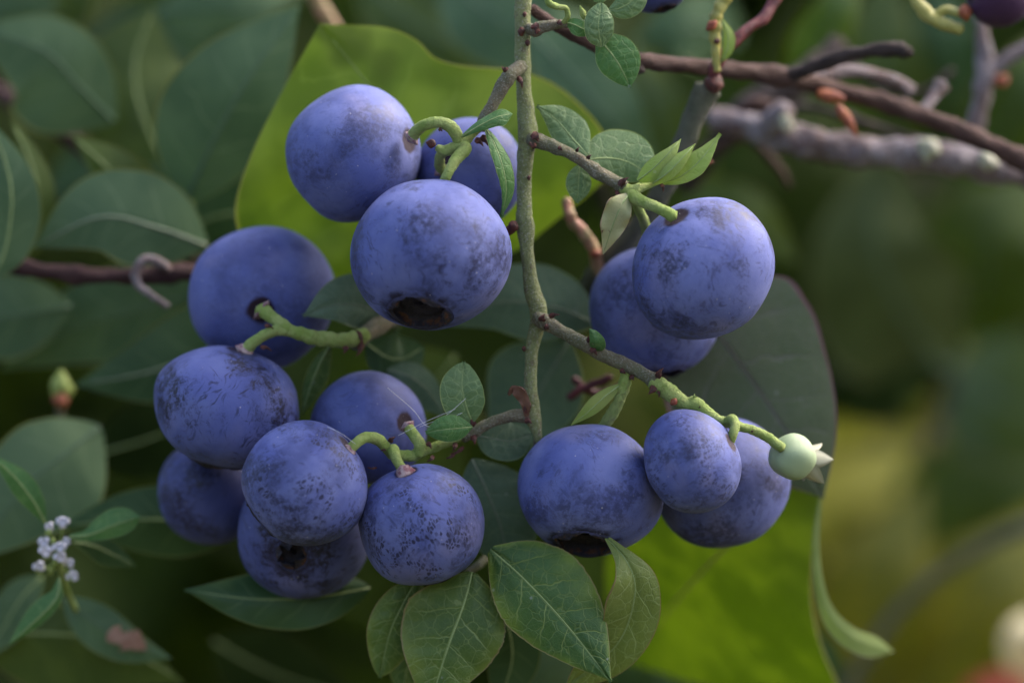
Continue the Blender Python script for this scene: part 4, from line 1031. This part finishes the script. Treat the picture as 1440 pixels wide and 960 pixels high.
br = thing('yellow_stalk', 'bent yellow fruit stalk with a red scar beside the reddish purple berry', 'stalk', P(1280, -10, 16))
tube('wood', [(1276, -20, 16, 8), (1290, 4, 15.6, 9), (1304, 20, 15.4, 10), (1320, 30, 15.4, 10), (1338, 38, 15.4, 9), (1352, 42, 15.4, 7)], MAT['stalk_yellow'], br, sides=12, step=3, rough=.07, rings=.06, ringf=.35, seed=67)
bud(br, 1350, 20, 14.6, 10, -3, 18, 11, 'orange')
tube('side_twig', [(1312, 24, 15.4, 6), (1330, 14, 15.2, 6), (1350, 18, 15, 6), (1362, 12, 15.2, 6)], MAT['stalk_yellow'], br, sides=10, step=3, rough=.07, seed=68)

br = thing('bare_twig', 'bare purplish twig with small buds rising below the reddish purple berry', 'twig', P(1372, 180, 44))
tube('wood', [(1366, 200, 44, 12), (1374, 165, 43, 13), (1384, 120, 42, 13), (1386, 90, 42, 12), (1380, 40, 42, 10), (1378, -20, 44, 10)], MAT['bark_grey'], br, sides=12, step=5, rough=.1, knot=.12, seed=69)
tube('side_twig', [(1384, 110, 42, 9), (1404, 92, 42, 9), (1430, 74, 42, 10), (1460, 60, 42, 9)], MAT['bark_grey'], br, sides=10, step=5, rough=.1, knot=.12, seed=70)
bud(br, 1400, 118, 41, 10, -6, 22, 9, 'orange')

br = thing('low_branch', 'dark branch very out of focus slanting over the olive undergrowth', 'branch', P(1200, 960, 110))
tube('wood', [(1150, 1060, 122, 9), (1200, 950, 120, 9), (1260, 862, 118, 9), (1330, 800, 116, 9), (1440, 742, 114, 10), (1600, 690, 112, 10)], MAT['bark_greygreen'], br, sides=12, step=8, rough=.06, seed=71)

br = thing('pink_stem', 'blurred pinkish stem leaning behind the tip of the bright leaf', 'stem', P(480, 60, 48))
tube('wood', [(430, -40, 46, 10), (448, 4, 47, 11), (470, 40, 48, 11), (500, 90, 50, 10), (560, 180, 54, 10)], MAT['pink_twig'], br, sides=12, step=6, rough=.05, seed=72)

# ------------------------------------------------------------------ far leaves
def far_shoot(label, base, leaves, stem='bark_dark'):
    t = thing('leafy_shoot', label, 'shoot', P(*base))
    q = [(base[0], base[1], base[2], 9)]
    c = np.mean([l[0][0] for l in leaves], 0)
    q += [((base[0] + c[0]) / 2, (base[1] + c[1]) / 2, (base[2] + c[2]) / 2 + 4, 9), (c[0], c[1], c[2] + 4, 8)]
    tube('stem', q, MAT[stem], t, seed=int(base[0]) % 97)
    for mid, w, mat in leaves:
        leaf(t, mid, prof('ovate', w), prof('ovate', w * .85), sl=.15, sr=.2, mat=MAT[mat], rib=3, ribmat=MAT['rib_dark'], wave=w * .1, nu=30, nv=6)
    return t


far_shoot('far shoot with big soft dark green leaves beyond the plump berry', (1300, 640, 170), [
    ([(1330, 520, 150), (1270, 440, 140), (1230, 340, 136), (1240, 220, 140)], 120, 'dull'),
    ([(1360, 480, 170), (1380, 400, 160), (1400, 320, 156), (1470, 220, 160)], 110, 'moss'),
    ([(1330, 520, 190), (1400, 560, 180), (1470, 600, 178), (1560, 640, 180)], 110, 'moss'),
    ([(1340, 520, 150), (1280, 500, 146), (1210, 510, 146), (1100, 580, 150)], 90, 'darkmoss'),
])
far_shoot('far shoot with mossy leaves at the top beyond the bare twigs', (1300, 260, 150), [
    ([(1280, 230, 140), (1250, 150, 132), (1240, 60, 130), (1260, -60, 132)], 80, 'moss'),
    ([(1320, 230, 145), (1340, 150, 138), (1330, 60, 134), (1310, -60, 136)], 70, 'shade'),
    ([(1350, 260, 130), (1400, 200, 124), (1450, 120, 120), (1500, 20, 124)], 70, 'moss'),
    ([(1120, 130, 90), (1150, 70, 84), (1180, 10, 80), (1210, -60, 82)], 45, 'yellowgreen'),
])
far_shoot('far shoot with grey-green leaves hanging behind the small round leaves', (900, 420, 120), [
    ([(740, 40, 70), (800, 100, 66), (860, 170, 64), (930, 260, 68)], 60, 'shade_blue'),
    ([(960, 330, 110), (950, 250, 104), (920, 150, 100), (880, 40, 104)], 70, 'moss'),
    ([(620, -40, 84), (690, 20, 78), (760, 50, 76), (860, 40, 80)], 80, 'shade_blue'),
    ([(500, -40, 100), (580, 30, 96), (660, 70, 94), (760, 90, 98)], 70, 'moss'),
    ([(1040, 60, 104), (1000, 40, 100), (950, 40, 98), (890, 60, 100)], 60, 'shade_blue'),
    ([(960, 300, 90), (1010, 300, 86), (1060, 320, 86), (1120, 370, 90)], 50, 'moss'),
])
far_shoot('far shoot with olive leaves low beyond the curling leaf', (1240, 1060, 200), [
    ([(1240, 1000, 190), (1230, 900, 176), (1250, 800, 170), (1300, 680, 172)], 110, 'olive'),
    ([(1300, 1000, 200), (1350, 900, 190), (1400, 820, 186), (1480, 720, 190)], 110, 'olive'),
    ([(1180, 1000, 170), (1130, 960, 160), (1060, 930, 156), (980, 930, 160)], 70, 'moss'),
    ([(1260, 760, 220), (1340, 700, 214), (1430, 670, 212), (1540, 660, 216)], 80, 'moss'),
])
far_shoot('far shoot with dark leaves at the bottom behind the glossy foot leaves', (920, 1080, 80), [
    ([(960, 1020, 70), (930, 960, 64), (900, 900, 62), (900, 830, 64)], 70, 'shade'),
    ([(1140, 1040, 84), (1090, 960, 74), (1040, 880, 68), (990, 800, 66)], 120, 'shade'),  # added leaf, hidden behind the curling leaf to block its back light
    ([(1000, 1000, 60), (1020, 980, 58), (1036, 950, 57), (1046, 915, 58)], 22, 'shade_blue'),
    ([(760, 1010, 66), (760, 950, 60), (765, 880, 58), (790, 800, 60)], 60, 'bluegreen'),
    ([(900, 860, 80), (870, 800, 76), (850, 730, 74), (860, 640, 76)], 90, 'moss'),
    ([(940, 980, 90), (960, 920, 88), (990, 880, 86), (1040, 850, 88)], 40, 'brown_leaf'),
])
far_shoot('far shoot with blue-grey leaves at the top behind the deep green cluster', (330, 120, 96), [
    ([(220, 20, 84), (290, 10, 80), (360, 5, 80), (440, -20, 84)], 40, 'shade_blue'),
    ([(100, 40, 90), (110, 0, 88), (115, -30, 88), (120, -80, 90)], 30, 'moss'),
    ([(330, 130, 100), (270, 90, 96), (200, 60, 96), (110, 60, 100)], 90, 'shade'),
    ([(70, 280, 96), (130, 250, 94), (190, 260, 94), (260, 330, 96)], 60, 'shade'),
    ([(-60, 60, 100), (0, 10, 98), (60, -10, 98), (140, 0, 100)], 60, 'shade_blue'),
])

lf = thing('cream_highlight', 'pale blade standing in for a blurred cream highlight at the bottom corner', 'leaf', P(1440, 920, 130))  # invented blade: an out-of-focus highlight given as pale colour
leaf(lf, [(1480, 960, 134), (1450, 925, 128), (1438, 895, 126), (1448, 860, 128)], prof('round', 34), prof('round', 40), mat=MAT['highlight_cream'], rib=0, name='blade')
lf = thing('coral_highlight', 'small coral red blade standing in for a blurred highlight under the cream one', 'leaf', P(1410, 985, 128))  # invented blade for the reddish out-of-focus highlight
leaf(lf, [(1460, 985, 130), (1420, 970, 127), (1390, 962, 126), (1350, 970, 128)], prof('ovate', 24), prof('ovate', 26), mat=MAT['coral'], rib=0, name='blade')

# spider threads over the shaded berry
wb = thing('spider_thread', 'fine spider silk threads between the shaded berry and the young leaf', 'spider silk', P(600, 590, 1))
for c in ([(545, 545, .5), (580, 575, -.2), (605, 600, -.4), (650, 580, 0)], [(590, 600, -.3), (625, 585, -.4), (655, 560, 0)], [(560, 612, -.5), (600, 592, -.4), (640, 575, -.2)], [(460, 600, -6), (478, 608, -7), (500, 624, -5)]):
    tube('thread', [(a, b, c_, .24) for a, b, c_ in c], MAT['web'], wb, sides=5, step=6, rough=0)
